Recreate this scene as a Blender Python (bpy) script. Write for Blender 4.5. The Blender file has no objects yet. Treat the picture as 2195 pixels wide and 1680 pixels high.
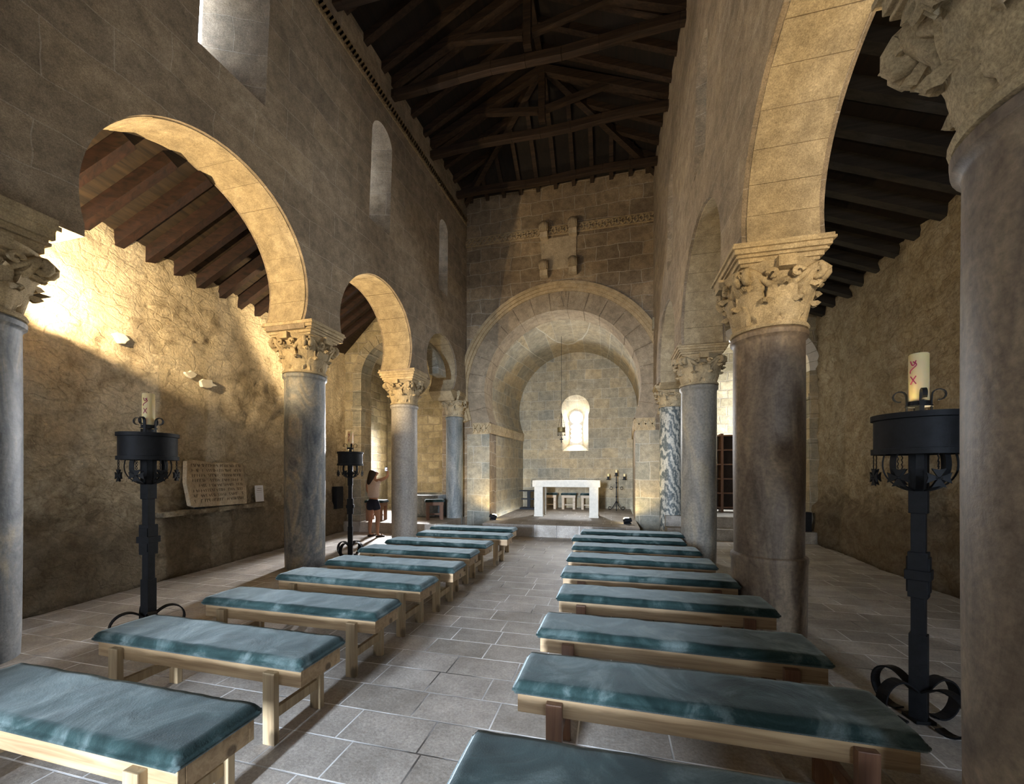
import bpy, bmesh, math, random
from mathutils import Vector, Matrix
R = math.radians
PI = math.pi
sc = bpy.context.scene
C = sc.collection
random.seed(7)

# ------------------------------------------------------------------ camera, world, exposure
cd = bpy.data.cameras.new('camera'); cam = bpy.data.objects.new('camera', cd); C.objects.link(cam)
cam.location = (0, 0, 1.55); cam.rotation_euler = (R(90), 0, R(14.0))
cd.sensor_width = 36; cd.lens = 853/2195*36; cd.shift_y = 170/2195; cd.clip_start = 0.05
sc.camera = cam
sc.view_settings.view_transform = 'Standard'; sc.view_settings.look = 'None'
sc.view_settings.gamma = 1; sc.view_settings.use_curve_mapping = False
sc.view_settings.exposure = 1.95
w = bpy.data.worlds.new('sky'); sc.world = w; w.use_nodes = True
bg = w.node_tree.nodes['Background']; bg.inputs[0].default_value = (0.80, 0.90, 1.0, 1); bg.inputs[1].default_value = 5.0
sc.cycles.max_bounces = 8; sc.cycles.diffuse_bounces = 5
sc.cycles.sample_clamp_indirect = 6

def area(name, loc, rot, sx, sy, power, col, portal=False, spread=180):
    l = bpy.data.lights.new(name, 'AREA'); l.shape = 'RECTANGLE'; l.size = sx; l.size_y = sy
    l.energy = power; l.color = col; l.spread = R(spread)
    if portal: l.cycles.is_portal = True
    o = bpy.data.objects.new(name, l); C.objects.link(o); o.location = loc; o.rotation_euler = rot
    return o
# daylight entering through the west door, the windows of the clerestory and of the chapels
# bright end of the porch outside the door
area('daylight_porch', (-1.40, -7.35, 2.0), (R(89), 0, 0), 0.5, 1.5, 1050, (0.68, 0.81, 1.0))
area('added_light_south_aisle', (2.9, -3.3, 2.2), (R(70), 0, 0), 0.6, 1.3, 18, (0.66, 0.80, 1.0), spread=120)  # added cool light for the south aisle floor, in an invented west window
area('added_light_north_aisle', (-4.95, -3.3, 2.2), (R(80), 0, 0), 0.35, 1.3, 16, (0.72, 0.82, 1.0), spread=120)  # matching added light on the north side
area('daylight_apse_window', (-1.22, 14.75, 3.0), (R(80), 0, R(180)), 0.5, 1.2, 120, (0.95, 0.97, 1.0))
area('daylight_north_chapel', (-6.72, 12.8, 2.6), (R(58), 0, R(184)), 0.45, 1.6, 130, (0.95, 0.96, 1.0), spread=95)
area('daylight_south_chapel', (5.2, 11.6, 2.8), (R(90), 0, R(90)), 0.7, 1.6, 170, (0.85, 0.92, 1.0))
for nm, y in (('a', 3.9), ('b', 6.77), ('c', 9.3)):
    area('daylight_north_clerestory_'+nm, (-5.25, y, 7.3), (R(90), 0, R(-90)), 0.35, 1.3, 4, (0.6, 0.72, 1.0))
    area('daylight_south_clerestory_'+nm, (2.05, y-0.6, 7.0), (R(90), 0, R(90)), 0.35, 1.3, 3, (0.9, 0.85, 0.8))

# ------------------------------------------------------------------ materials
MATS = {}
class NT:
    def __init__(s, name):
        s.m = bpy.data.materials.new(name); s.m.use_nodes = True; s.t = s.m.node_tree; s.n = s.t.nodes; s.l = s.t.links
        s.b = s.n['Principled BSDF']
    def node(s, typ, **kw):
        x = s.n.new(typ)
        for k, v in kw.items():
            if k.startswith('i_'):
                x.inputs[k[2:].replace('_', ' ')].default_value = v
            else: setattr(x, k, v)
        return x
    def link(s, a, b): s.l.new(a, b)
    def math(s, op, a, b=None, clamp=False):
        x = s.n.new('ShaderNodeMath'); x.operation = op; x.use_clamp = clamp
        for i, v in enumerate((a, b)):
            if v is None: continue
            if hasattr(v, 'links'): s.link(v, x.inputs[i])
            else: x.inputs[i].default_value = v
        return x.outputs[0]
    def mix(s, f, a, b, mode='MIX'):
        x = s.n.new('ShaderNodeMix'); x.data_type = 'RGBA'; x.blend_type = mode
        for i, v in ((0, f), (6, a), (7, b)):
            if hasattr(v, 'links'): s.link(v, x.inputs[i])
            elif i == 0: x.inputs[0].default_value = v
            else: x.inputs[i].default_value = (*v, 1) if len(v) == 3 else v
        return x.outputs[2]
    def noise(s, vec, scale, detail=6, rough=0.6, dist=0.0):
        x = s.node('ShaderNodeTexNoise'); x.inputs['Scale'].default_value = scale; x.inputs['Detail'].default_value = detail
        x.inputs['Roughness'].default_value = rough; x.inputs['Distortion'].default_value = dist
        s.link(vec, x.inputs['Vector']); return x.outputs['Fac']
    def ramp(s, f, stops):
        x = s.n.new('ShaderNodeValToRGB'); el = x.color_ramp.elements
        while len(el) < len(stops): el.new(0.5)
        for e, (p, c) in zip(el, stops):
            e.position = p; e.color = (*c, 1) if len(c) == 3 else c
        s.link(f, x.inputs[0]); return x.outputs[0]
    def bump(s, h, strength=0.5, dist=0.02, prev=None):
        x = s.n.new('ShaderNodeBump'); x.inputs['Strength'].default_value = strength; x.inputs['Distance'].default_value = dist
        s.link(h, x.inputs['Height'])
        if prev is not None: s.link(prev, x.inputs['Normal'])
        return x.outputs[0]
    def boxvec(s):
        """flat wall coordinates: horizontal run along the wall, height"""
        tc = s.node('ShaderNodeTexCoord'); g = s.node('ShaderNodeNewGeometry')
        a = s.n.new('ShaderNodeSeparateXYZ'); s.link(tc.outputs['Object'], a.inputs[0])
        nn = s.n.new('ShaderNodeSeparateXYZ'); s.link(g.outputs['True Normal'], nn.inputs[0])
        fx = s.math('GREATER_THAN', s.math('ABSOLUTE', nn.outputs[0]), 0.6)
        hx = s.math('MULTIPLY', a.outputs[1], fx)
        hy = s.math('MULTIPLY', a.outputs[0], s.math('SUBTRACT', 1.0, fx))
        c = s.n.new('ShaderNodeCombineXYZ'); s.link(s.math('ADD', hx, hy), c.inputs[0]); s.link(a.outputs[2], c.inputs[1])
        return tc.outputs['Object'], c.outputs[0]

def ashlar(name, c1, c2, c3, mortar, bw=0.85, bh=0.36, msize=0.008, bump=0.5, stain=0.5, mort_amt=0.45, bricks=True, grain=1.0, ca=(0.86, 0.86, 0.87), cb_=(1.08, 1.06, 1.02), wob=0.14):
    t = NT(name); obj, flat = t.boxvec()
    n1 = t.noise(obj, 0.9, 5, 0.6); n2 = t.noise(obj, 6.0, 7, 0.68); n3 = t.noise(obj, 34, 5, 0.75); n4 = t.noise(obj, 95, 3, 0.8)
    col = t.ramp(n1, [(0.3, c1), (0.55, c2), (0.75, c3)])
    dark = tuple(x*0.45 for x in c1)
    col = t.mix(t.ramp(n2, [(0.35, (1, 1, 1)), (0.62, (0, 0, 0))]), col, t.mix(0.55, col, dark)) if stain > 0 else col
    h = t.math('ADD', t.math('MULTIPLY', n2, 0.7*grain), t.math('MULTIPLY', n3, 0.45*grain))
    if bricks:
        dv = t.n.new('ShaderNodeVectorMath'); dv.operation = 'ADD'
        nz = t.node('ShaderNodeTexNoise'); nz.inputs['Scale'].default_value = 1.7; t.link(flat, nz.inputs['Vector'])
        sc_ = t.n.new('ShaderNodeVectorMath'); sc_.operation = 'SCALE'; sc_.inputs['Scale'].default_value = wob
        t.link(nz.outputs['Color'], sc_.inputs[0]); t.link(flat, dv.inputs[0]); t.link(sc_.outputs[0], dv.inputs[1])
        b = t.node('ShaderNodeTexBrick'); t.link(dv.outputs[0], b.inputs['Vector'])
        b.inputs['Scale'].default_value = 1; b.inputs['Brick Width'].default_value = bw; b.inputs['Row Height'].default_value = bh
        b.inputs['Mortar Size'].default_value = msize; b.inputs['Mortar Smooth'].default_value = 0.4
        b.inputs['Color1'].default_value = (*ca, 1); b.inputs['Color2'].default_value = (*cb_, 1)
        b.inputs['Mortar'].default_value = (1, 1, 1, 1)
        col = t.mix(1.0, col, b.outputs['Color'], 'MULTIPLY')
        mk = t.math('MULTIPLY', b.outputs['Fac'], t.math('MULTIPLY', t.noise(obj, 2.2, 2), mort_amt*1.5), True)
        col = t.mix(mk, col, mortar)
        h = t.math('SUBTRACT', h, t.math('MULTIPLY', b.outputs['Fac'], 0.5))
    col = t.mix(0.35, col, t.ramp(n3, [(0.3, (0.42, 0.41, 0.39)), (0.7, (1.35, 1.32, 1.25))]), 'MULTIPLY')
    col = t.mix(0.55, col, t.ramp(n4, [(0.35, (0.45, 0.44, 0.42)), (0.65, (1.4, 1.38, 1.32))]), 'MULTIPLY')
    t.link(col, t.b.inputs['Base Color']); t.b.inputs['Roughness'].default_value = 0.92
    t.b.inputs['Specular IOR Level'].default_value = 0.15
    t.link(t.bump(h, bump, 0.03), t.b.inputs['Normal'])
    return t.m

def rubble(name, light, mid, dark, plaster=0.0, low_dark=True):
    t = NT(name); obj, flat = t.boxvec()
    wv = t.n.new('ShaderNodeVectorMath'); wv.operation = 'MULTIPLY'; wv.inputs[1].default_value = (1.0, 1.0, 1.7); t.link(obj, wv.inputs[0])
    nz = t.node('ShaderNodeTexNoise'); nz.inputs['Scale'].default_value = 2.5; nz.inputs['Detail'].default_value = 4; t.link(obj, nz.inputs['Vector'])
    s_ = t.n.new('ShaderNodeVectorMath'); s_.operation = 'SCALE'; s_.inputs['Scale'].default_value = 0.55; t.link(nz.outputs['Color'], s_.inputs[0])
    ad = t.n.new('ShaderNodeVectorMath'); ad.operation = 'ADD'; t.link(wv.outputs[0], ad.inputs[0]); t.link(s_.outputs[0], ad.inputs[1])
    v = t.node('ShaderNodeTexVoronoi'); v.feature = 'DISTANCE_TO_EDGE'; v.inputs['Scale'].default_value = 3.6; t.link(ad.outputs[0], v.inputs['Vector'])
    v2 = t.node('ShaderNodeTexVoronoi'); v2.inputs['Scale'].default_value = 3.6; t.link(ad.outputs[0], v2.inputs['Vector'])
    edge = t.ramp(v.outputs['Distance'], [(0.0, (0, 0, 0)), (0.09, (1, 1, 1))])
    n1 = t.noise(obj, 0.8, 5, 0.65); n2 = t.noise(obj, 5, 8, 0.7, 0.6); n3 = t.noise(obj, 26, 6, 0.75)
    col = t.ramp(n2, [(0.34, dark), (0.48, mid), (0.62, light)])
    col = t.mix(0.5, col, t.mix(v2.outputs['Color'], mid, light))
    # plaster remains: smooth, pale, high on the wall
    sp = t.n.new('ShaderNodeSeparateXYZ'); t.link(obj, sp.inputs[0])
    hmask = t.math('MULTIPLY', t.math('SUBTRACT', sp.outputs[2], 1.2), 0.5, True)
    pm = t.math('MULTIPLY', t.ramp(t.math('ADD', n1, t.math('MULTIPLY', n2, 0.25)), [(0.5, (0, 0, 0)), (0.62, (1, 1, 1))]), hmask)
    pm = t.math('MULTIPLY', pm, plaster)
    col = t.mix(pm, col, t.mix(0.5, light, tuple(min(1, x*1.5) for x in light)))
    col = t.mix(t.math('MULTIPLY', t.math('SUBTRACT', 1.0, edge), 0.16), col, dark)
    col = t.mix(0.6, col, t.ramp(n3, [(0.32, (0.45, 0.42, 0.38)), (0.66, (1.3, 1.27, 1.2))]), 'MULTIPLY')
    if low_dark:   # bare dark footing stones along the bottom courses
        lo = t.ramp(t.math('ADD', sp.outputs[2], t.math('MULTIPLY', n2, 1.0)), [(0.0, (1, 1, 1)), (1.0, (0, 0, 0))])
        ro = t.n.new('ShaderNodeMapRange'); ro.inputs['From Min'].default_value = 1.7; ro.inputs['From Max'].default_value = 1.3
        t.link(t.math('ADD', sp.outputs[2], t.math('MULTIPLY', n2, 0.9)), ro.inputs['Value'])
        col = t.mix(t.math('MULTIPLY', ro.outputs[0], 0.6), col, dark)
    t.link(col, t.b.inputs['Base Color']); t.b.inputs['Roughness'].default_value = 0.95
    t.b.inputs['Specular IOR Level'].default_value = 0.1
    h = t.math('ADD', t.math('MULTIPLY', edge, 0.22), t.math('ADD', t.math('MULTIPLY', n2, 1.5), t.math('MULTIPLY', n3, 0.6)))
    t.link(t.bump(h, 0.9, 0.055), t.b.inputs['Normal'])
    return t.m

def plain(name, col, rough=0.6, metal=0.0, var=0.25, scale=12, bump=0.15, spec=0.3, bd=0.01):
    t = NT(name); tc = t.node('ShaderNodeTexCoord'); n = t.noise(tc.outputs['Object'], scale, 6, 0.65)
    lo = tuple(x*(1-var) for x in col); hi = tuple(min(1, x*(1+var)) for x in col)
    t.link(t.ramp(n, [(0.35, lo), (0.65, hi)]), t.b.inputs['Base Color'])
    t.b.inputs['Roughness'].default_value = rough; t.b.inputs['Metallic'].default_value = metal
    t.b.inputs['Specular IOR Level'].default_value = spec
    if bump: t.link(t.bump(n, bump, bd), t.b.inputs['Normal'])
    return t.m

def marble(name, a, b, c, scale=1.6, dist=6, vert=0.35, rough=0.55, sharp=False):
    t = NT(name); tc = t.node('ShaderNodeTexCoord')
    mp = t.node('ShaderNodeMapping'); mp.inputs['Scale'].default_value = (1, 1, vert); t.link(tc.outputs['Object'], mp.inputs[0])
    n = t.noise(mp.outputs[0], scale*1.4, 9, 0.62, dist*0.35); n2 = t.noise(tc.outputs['Object'], 30, 4, 0.7); n3 = t.noise(mp.outputs[0], 2.0, 3, 0.5)
    if sharp:
        wv = t.node('ShaderNodeTexWave'); wv.inputs['Scale'].default_value = scale; wv.inputs['Distortion'].default_value = dist
        wv.inputs['Detail'].default_value = 7; wv.inputs['Detail Scale'].default_value = 1.6; wv.inputs['Detail Roughness'].default_value = 0.7
        wv.bands_direction = 'DIAGONAL'; t.link(mp.outputs[0], wv.inputs['Vector'])
        n = wv.outputs['Fac']; st = [(0.12, a), (0.45, b), (0.8, c)]
    else: st = [(0.32, a), (0.5, b), (0.68, c)]
    col = t.ramp(n, st)
    col = t.mix(0.5, col, t.ramp(n3, [(0.35, (0.7, 0.7, 0.7)), (0.65, (1.15, 1.12, 1.08))]), 'MULTIPLY')
    col = t.mix(0.55, col, t.ramp(n2, [(0.32, (0.45, 0.45, 0.45)), (0.68, (1.35, 1.35, 1.35))]), 'MULTIPLY')
    t.link(col, t.b.inputs['Base Color']); t.b.inputs['Roughness'].default_value = rough; t.b.inputs['Specular IOR Level'].default_value = 0.35
    t.link(t.bump(n2, 0.25, 0.008), t.b.inputs['Normal'])
    return t.m

def wood(name, a, b, axis=0, scale=1.0, rough=0.6, knots=True, bump=0.2):
    t = NT(name); tc = t.node('ShaderNodeTexCoord'); mp = t.node('ShaderNodeMapping')
    s = [14*scale]*3; s[axis] = 0.9*scale; mp.inputs['Scale'].default_value = s; t.link(tc.outputs['Object'], mp.inputs[0])
    n = t.noise(mp.outputs[0], 2.2, 6, 0.6, 0.8); n2 = t.noise(tc.outputs['Object'], 2.2, 2)
    col = t.ramp(n, [(0.3, a), (0.7, b)])
    if knots:
        mp2 = t.node('ShaderNodeMapping'); s2 = [5.0]*3; s2[axis] = 2.2; mp2.inputs['Scale'].default_value = s2; t.link(tc.outputs['Object'], mp2.inputs[0])
        v = t.node('ShaderNodeTexVoronoi'); v.inputs['Scale'].default_value = 1.0; t.link(mp2.outputs[0], v.inputs['Vector'])
        k = t.ramp(v.outputs['Distance'], [(0.0, (1, 1, 1)), (0.09, (1, 1, 1)), (0.15, (0, 0, 0))])
        col = t.mix(t.math('MULTIPLY', k, 0.75), col, tuple(x*0.25 for x in a))
    col = t.mix(0.4, col, t.ramp(n2, [(0.35, (0.75, 0.72, 0.68)), (0.65, (1.1, 1.1, 1.1))]), 'MULTIPLY')
    t.link(col, t.b.inputs['Base Color']); t.b.inputs['Roughness'].default_value = rough; t.b.inputs['Specular IOR Level'].default_value = 0.35
    t.link(t.bump(n, bump, 0.004), t.b.inputs['Normal'])
    return t.m

def velvet():
    t = NT('teal_velvet'); tc = t.node('ShaderNodeTexCoord'); oi = t.node('ShaderNodeObjectInfo')
    add = t.n.new('ShaderNodeVectorMath'); add.operation = 'ADD'; t.link(tc.outputs['Object'], add.inputs[0])
    cx = t.n.new('ShaderNodeCombineXYZ'); rr = t.math('MULTIPLY', oi.outputs['Random'], 40); t.link(rr, cx.inputs[0]); t.link(rr, cx.inputs[1]); t.link(cx.outputs[0], add.inputs[1])
    n = t.noise(add.outputs[0], 3.2, 5, 0.62, 1.0); n2 = t.noise(add.outputs[0], 160, 3, 0.6)
    col = t.ramp(n, [(0.38, (0.006, 0.015, 0.014)), (0.52, (0.018, 0.035, 0.033)), (0.68, (0.085, 0.110, 0.105))])
    col = t.mix(0.4, col, t.ramp(n2, [(0.3, (0.55, 0.55, 0.55)), (0.7, (1.3, 1.3, 1.3))]), 'MULTIPLY')
    t.link(col, t.b.inputs['Base Color']); t.b.inputs['Roughness'].default_value = 0.85
    t.b.inputs['Sheen Weight'].default_value = 0.35; t.b.inputs['Sheen Tint'].default_value = (0.70, 0.78, 0.76, 1); t.b.inputs['Sheen Roughness'].default_value = 0.4
    t.b.inputs['Specular IOR Level'].default_value = 0.1
    t.link(t.bump(n2, 0.25, 0.004, t.bump(n, 0.25, 0.02)), t.b.inputs['Normal'])
    return t.m

def paving():
    t = NT('limestone_paving'); tc = t.node('ShaderNodeTexCoord'); obj = tc.outputs['Object']
    b = t.node('ShaderNodeTexBrick'); t.link(obj, b.inputs['Vector']); b.inputs['Scale'].default_value = 1
    b.inputs['Brick Width'].default_value = 0.52; b.inputs['Row Height'].default_value = 0.285
    b.offset = 0.37; b.squash = 0.82; b.squash_frequency = 3; b.inputs['Mortar Size'].default_value = 0.006; b.inputs['Mortar Smooth'].default_value = 0.3
    b.inputs['Color1'].default_value = (0.80, 0.78, 0.74, 1); b.inputs['Color2'].default_value = (1.10, 1.08, 1.06, 1); b.inputs['Mortar'].default_value = (1, 1, 1, 1)
    n = t.noise(obj, 3, 6, 0.6); n2 = t.noise(obj, 55, 5, 0.75); n3 = t.noise(obj, 14, 6, 0.7)
    col = t.ramp(n, [(0.35, (0.30, 0.27, 0.235)), (0.65, (0.44, 0.40, 0.355))])
    col = t.mix(1.0, col, b.outputs['Color'], 'MULTIPLY')
    col = t.mix(0.65, col, t.ramp(n2, [(0.3, (0.5, 0.5, 0.5)), (0.68, (1.35, 1.35, 1.35))]), 'MULTIPLY')
    col = t.mix(0.4, col, t.ramp(n3, [(0.3, (0.6, 0.58, 0.55)), (0.7, (1.2, 1.2, 1.2))]), 'MULTIPLY')
    mm = t.noise(obj, 1.3, 2)
    col = t.mix(b.outputs['Fac'], col, t.ramp(mm, [(0.45, (0.75, 0.73, 0.70)), (0.62, (0.08, 0.07, 0.06))]))
    t.link(col, t.b.inputs['Base Color']); t.b.inputs['Roughness'].default_value = 0.62; t.b.inputs['Specular IOR Level'].default_value = 0.3
    h = t.math('SUBTRACT', t.math('ADD', t.math('MULTIPLY', n2, 0.35), t.math('MULTIPLY', n3, 0.3)), t.math('MULTIPLY', b.outputs['Fac'], 0.8))
    t.link(t.bump(h, 0.55, 0.008), t.b.inputs['Normal'])
    return t.m

def emit(name, col, s):
    t = NT(name); t.b.inputs['Base Color'].default_value = (0, 0, 0, 1)
    t.b.inputs['Emission Color'].default_value = (*col, 1); t.b.inputs['Emission Strength'].default_value = s
    return t.m

M_wall = ashlar('nave_ashlar', (0.25, 0.205, 0.155), (0.37, 0.30, 0.22), (0.45, 0.375, 0.285), (0.56, 0.50, 0.42), 0.95, 0.42, 0.006, 0.55)
M_east = ashlar('east_wall_ashlar', (0.23, 0.18, 0.13), (0.35, 0.275, 0.19), (0.43, 0.355, 0.255), (0.50, 0.45, 0.37), 0.58, 0.36, 0.011, 0.5, mort_amt=0.6, ca=(0.72, 0.70, 0.68), cb_=(1.15, 1.08, 0.98), wob=0.2)
M_apse = ashlar('apse_ashlar', (0.34, 0.31, 0.25), (0.44, 0.37, 0.26), (0.50, 0.45, 0.36), (0.60, 0.56, 0.48), 0.55, 0.34, 0.006, 0.35, mort_amt=0.6, ca=(0.80, 0.84, 0.87), cb_=(1.12, 1.04, 0.90), wob=0.08)
M_pier = ashlar('pier_ashlar', (0.27, 0.265, 0.235), (0.38, 0.33, 0.245), (0.42, 0.40, 0.345), (0.55, 0.52, 0.46), 0.5, 0.46, 0.008, 0.3, mort_amt=0.6, ca=(0.76, 0.81, 0.85), cb_=(1.12, 1.04, 0.92), wob=0.08)
M_arch = ashlar('arch_stone', (0.36, 0.29, 0.19), (0.50, 0.41, 0.27), (0.55, 0.47, 0.34), (0.5, 0.45, 0.36), bump=0.35, bricks=False, grain=0.7)
M_arch2 = ashlar('brown_arch_stone', (0.27, 0.21, 0.145), (0.38, 0.30, 0.205), (0.44, 0.375, 0.275), (0.5, 0.45, 0.36), bump=0.4, bricks=False)
M_hood = ashlar('tan_hood_stone', (0.40, 0.30, 0.17), (0.50, 0.38, 0.23), (0.56, 0.45, 0.30), (0.5, 0.45, 0.36), bump=0.3, bricks=False, grain=0.6)
M_cap = ashlar('capital_stone', (0.38, 0.30, 0.19), (0.50, 0.40, 0.25), (0.56, 0.48, 0.34), (0.5, 0.45, 0.36), bump=0.25, bricks=False, grain=0.5)
M_rub = rubble('aisle_rubble', (0.60, 0.52, 0.38), (0.38, 0.31, 0.21), (0.10, 0.075, 0.05), 0.85)
M_rub2 = rubble('south_aisle_rubble', (0.46, 0.41, 0.32), (0.29, 0.235, 0.16), (0.09, 0.065, 0.042), 0.1)
M_chap = ashlar('chapel_masonry', (0.33, 0.29, 0.21), (0.44, 0.385, 0.28), (0.50, 0.46, 0.37), (0.30, 0.26, 0.20), 0.42, 0.25, 0.020, 0.8, mort_amt=0.9, ca=(0.70, 0.68, 0.62), cb_=(1.25, 1.22, 1.15), wob=0.2)
M_floor = paving()
M_step = ashlar('step_stone', (0.30, 0.28, 0.25), (0.40, 0.37, 0.33), (0.47, 0.45, 0.41), (0.5, 0.48, 0.44), 1.2, 0.6, 0.004, 0.5)
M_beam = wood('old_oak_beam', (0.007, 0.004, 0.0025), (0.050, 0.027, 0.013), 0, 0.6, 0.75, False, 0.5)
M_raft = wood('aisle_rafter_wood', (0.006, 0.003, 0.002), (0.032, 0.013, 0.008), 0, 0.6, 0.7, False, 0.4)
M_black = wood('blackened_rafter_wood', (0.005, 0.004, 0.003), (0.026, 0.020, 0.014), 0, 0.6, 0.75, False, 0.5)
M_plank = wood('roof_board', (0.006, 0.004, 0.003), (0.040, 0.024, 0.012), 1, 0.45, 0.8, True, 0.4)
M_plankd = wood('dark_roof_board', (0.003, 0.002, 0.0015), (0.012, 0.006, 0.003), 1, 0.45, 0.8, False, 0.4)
M_pine = wood('pine', (0.24, 0.15, 0.075), (0.44, 0.31, 0.17), 0, 1.0, 0.5)
M_pinel = wood('pine_leg', (0.25, 0.17, 0.09), (0.44, 0.33, 0.19), 2, 1.0, 0.5)
M_brown = wood('brown_leg', (0.13, 0.06, 0.035), (0.22, 0.115, 0.06), 2, 1.0, 0.4, False)
M_velvet = velvet()
M_iron = plain('wrought_iron', (0.009, 0.010, 0.012), 0.6, 0.3, 0.3, 20, 0.25, 0.35)
M_wax = None
def wax():
    t = NT('candle_wax'); t.b.inputs['Base Color'].default_value = (0.80, 0.66, 0.36, 1); t.b.inputs['Roughness'].default_value = 0.45
    t.b.inputs['Subsurface Weight'].default_value = 0.6; t.b.inputs['Subsurface Radius'].default_value = (0.08, 0.05, 0.015); t.b.inputs['Subsurface Scale'].default_value = 0.8
    return t.m
M_wax = wax()
M_red = plain('red_wax_mark', (0.35, 0.02, 0.08), 0.5, bump=0)
M_bulb = emit('lamp_glass', (1.0, 0.75, 0.35), 25)
M_led = emit('floodlight_glass', (1.0, 0.78, 0.35), 12)
M_mL2 = marble('grey_blue_marble', (0.075, 0.09, 0.105), (0.20, 0.205, 0.205), (0.38, 0.33, 0.24), 2.0, 7, 0.35)
M_mL3 = marble('pale_grey_marble', (0.30, 0.28, 0.25), (0.38, 0.35, 0.31), (0.44, 0.40, 0.34), 2, 3, 0.5)
M_mL4 = marble('streaked_grey_marble', (0.12, 0.14, 0.14), (0.22, 0.23, 0.22), (0.32, 0.31, 0.28), 2.2, 6, 0.25)
M_mR4 = marble('swirled_green_marble', (0.10, 0.12, 0.12), (0.25, 0.255, 0.235), (0.50, 0.48, 0.41), 3.2, 14, 0.5, 0.5, True)
M_mR2 = marble('brown_column_stone', (0.085, 0.062, 0.045), (0.19, 0.145, 0.105), (0.29, 0.225, 0.15), 2.4, 5, 0.3)
M_mR3 = marble('dun_column_stone', (0.16, 0.155, 0.14), (0.27, 0.25, 0.21), (0.36, 0.31, 0.22), 2, 4, 0.3)
M_white = plain('white_limestone', (0.62, 0.58, 0.50), 0.7, 0, 0.08, 15, 0.1)
M_slab = ashlar('marble_slab', (0.44, 0.36, 0.25), (0.54, 0.44, 0.31), (0.60, 0.52, 0.40), (0.5, 0.45, 0.36), bump=0.12, bricks=False, grain=0.4)
M_glass = None
def glass():
    t = NT('window_alabaster'); t.b.inputs['Base Color'].default_value = (1, 1, 1, 1); t.b.inputs['Transmission Weight'].default_value = 1.0
    t.b.inputs['Roughness'].default_value = 0.25; t.b.inputs['IOR'].default_value = 1.05
    return t.m
M_glass = glass()

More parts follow.
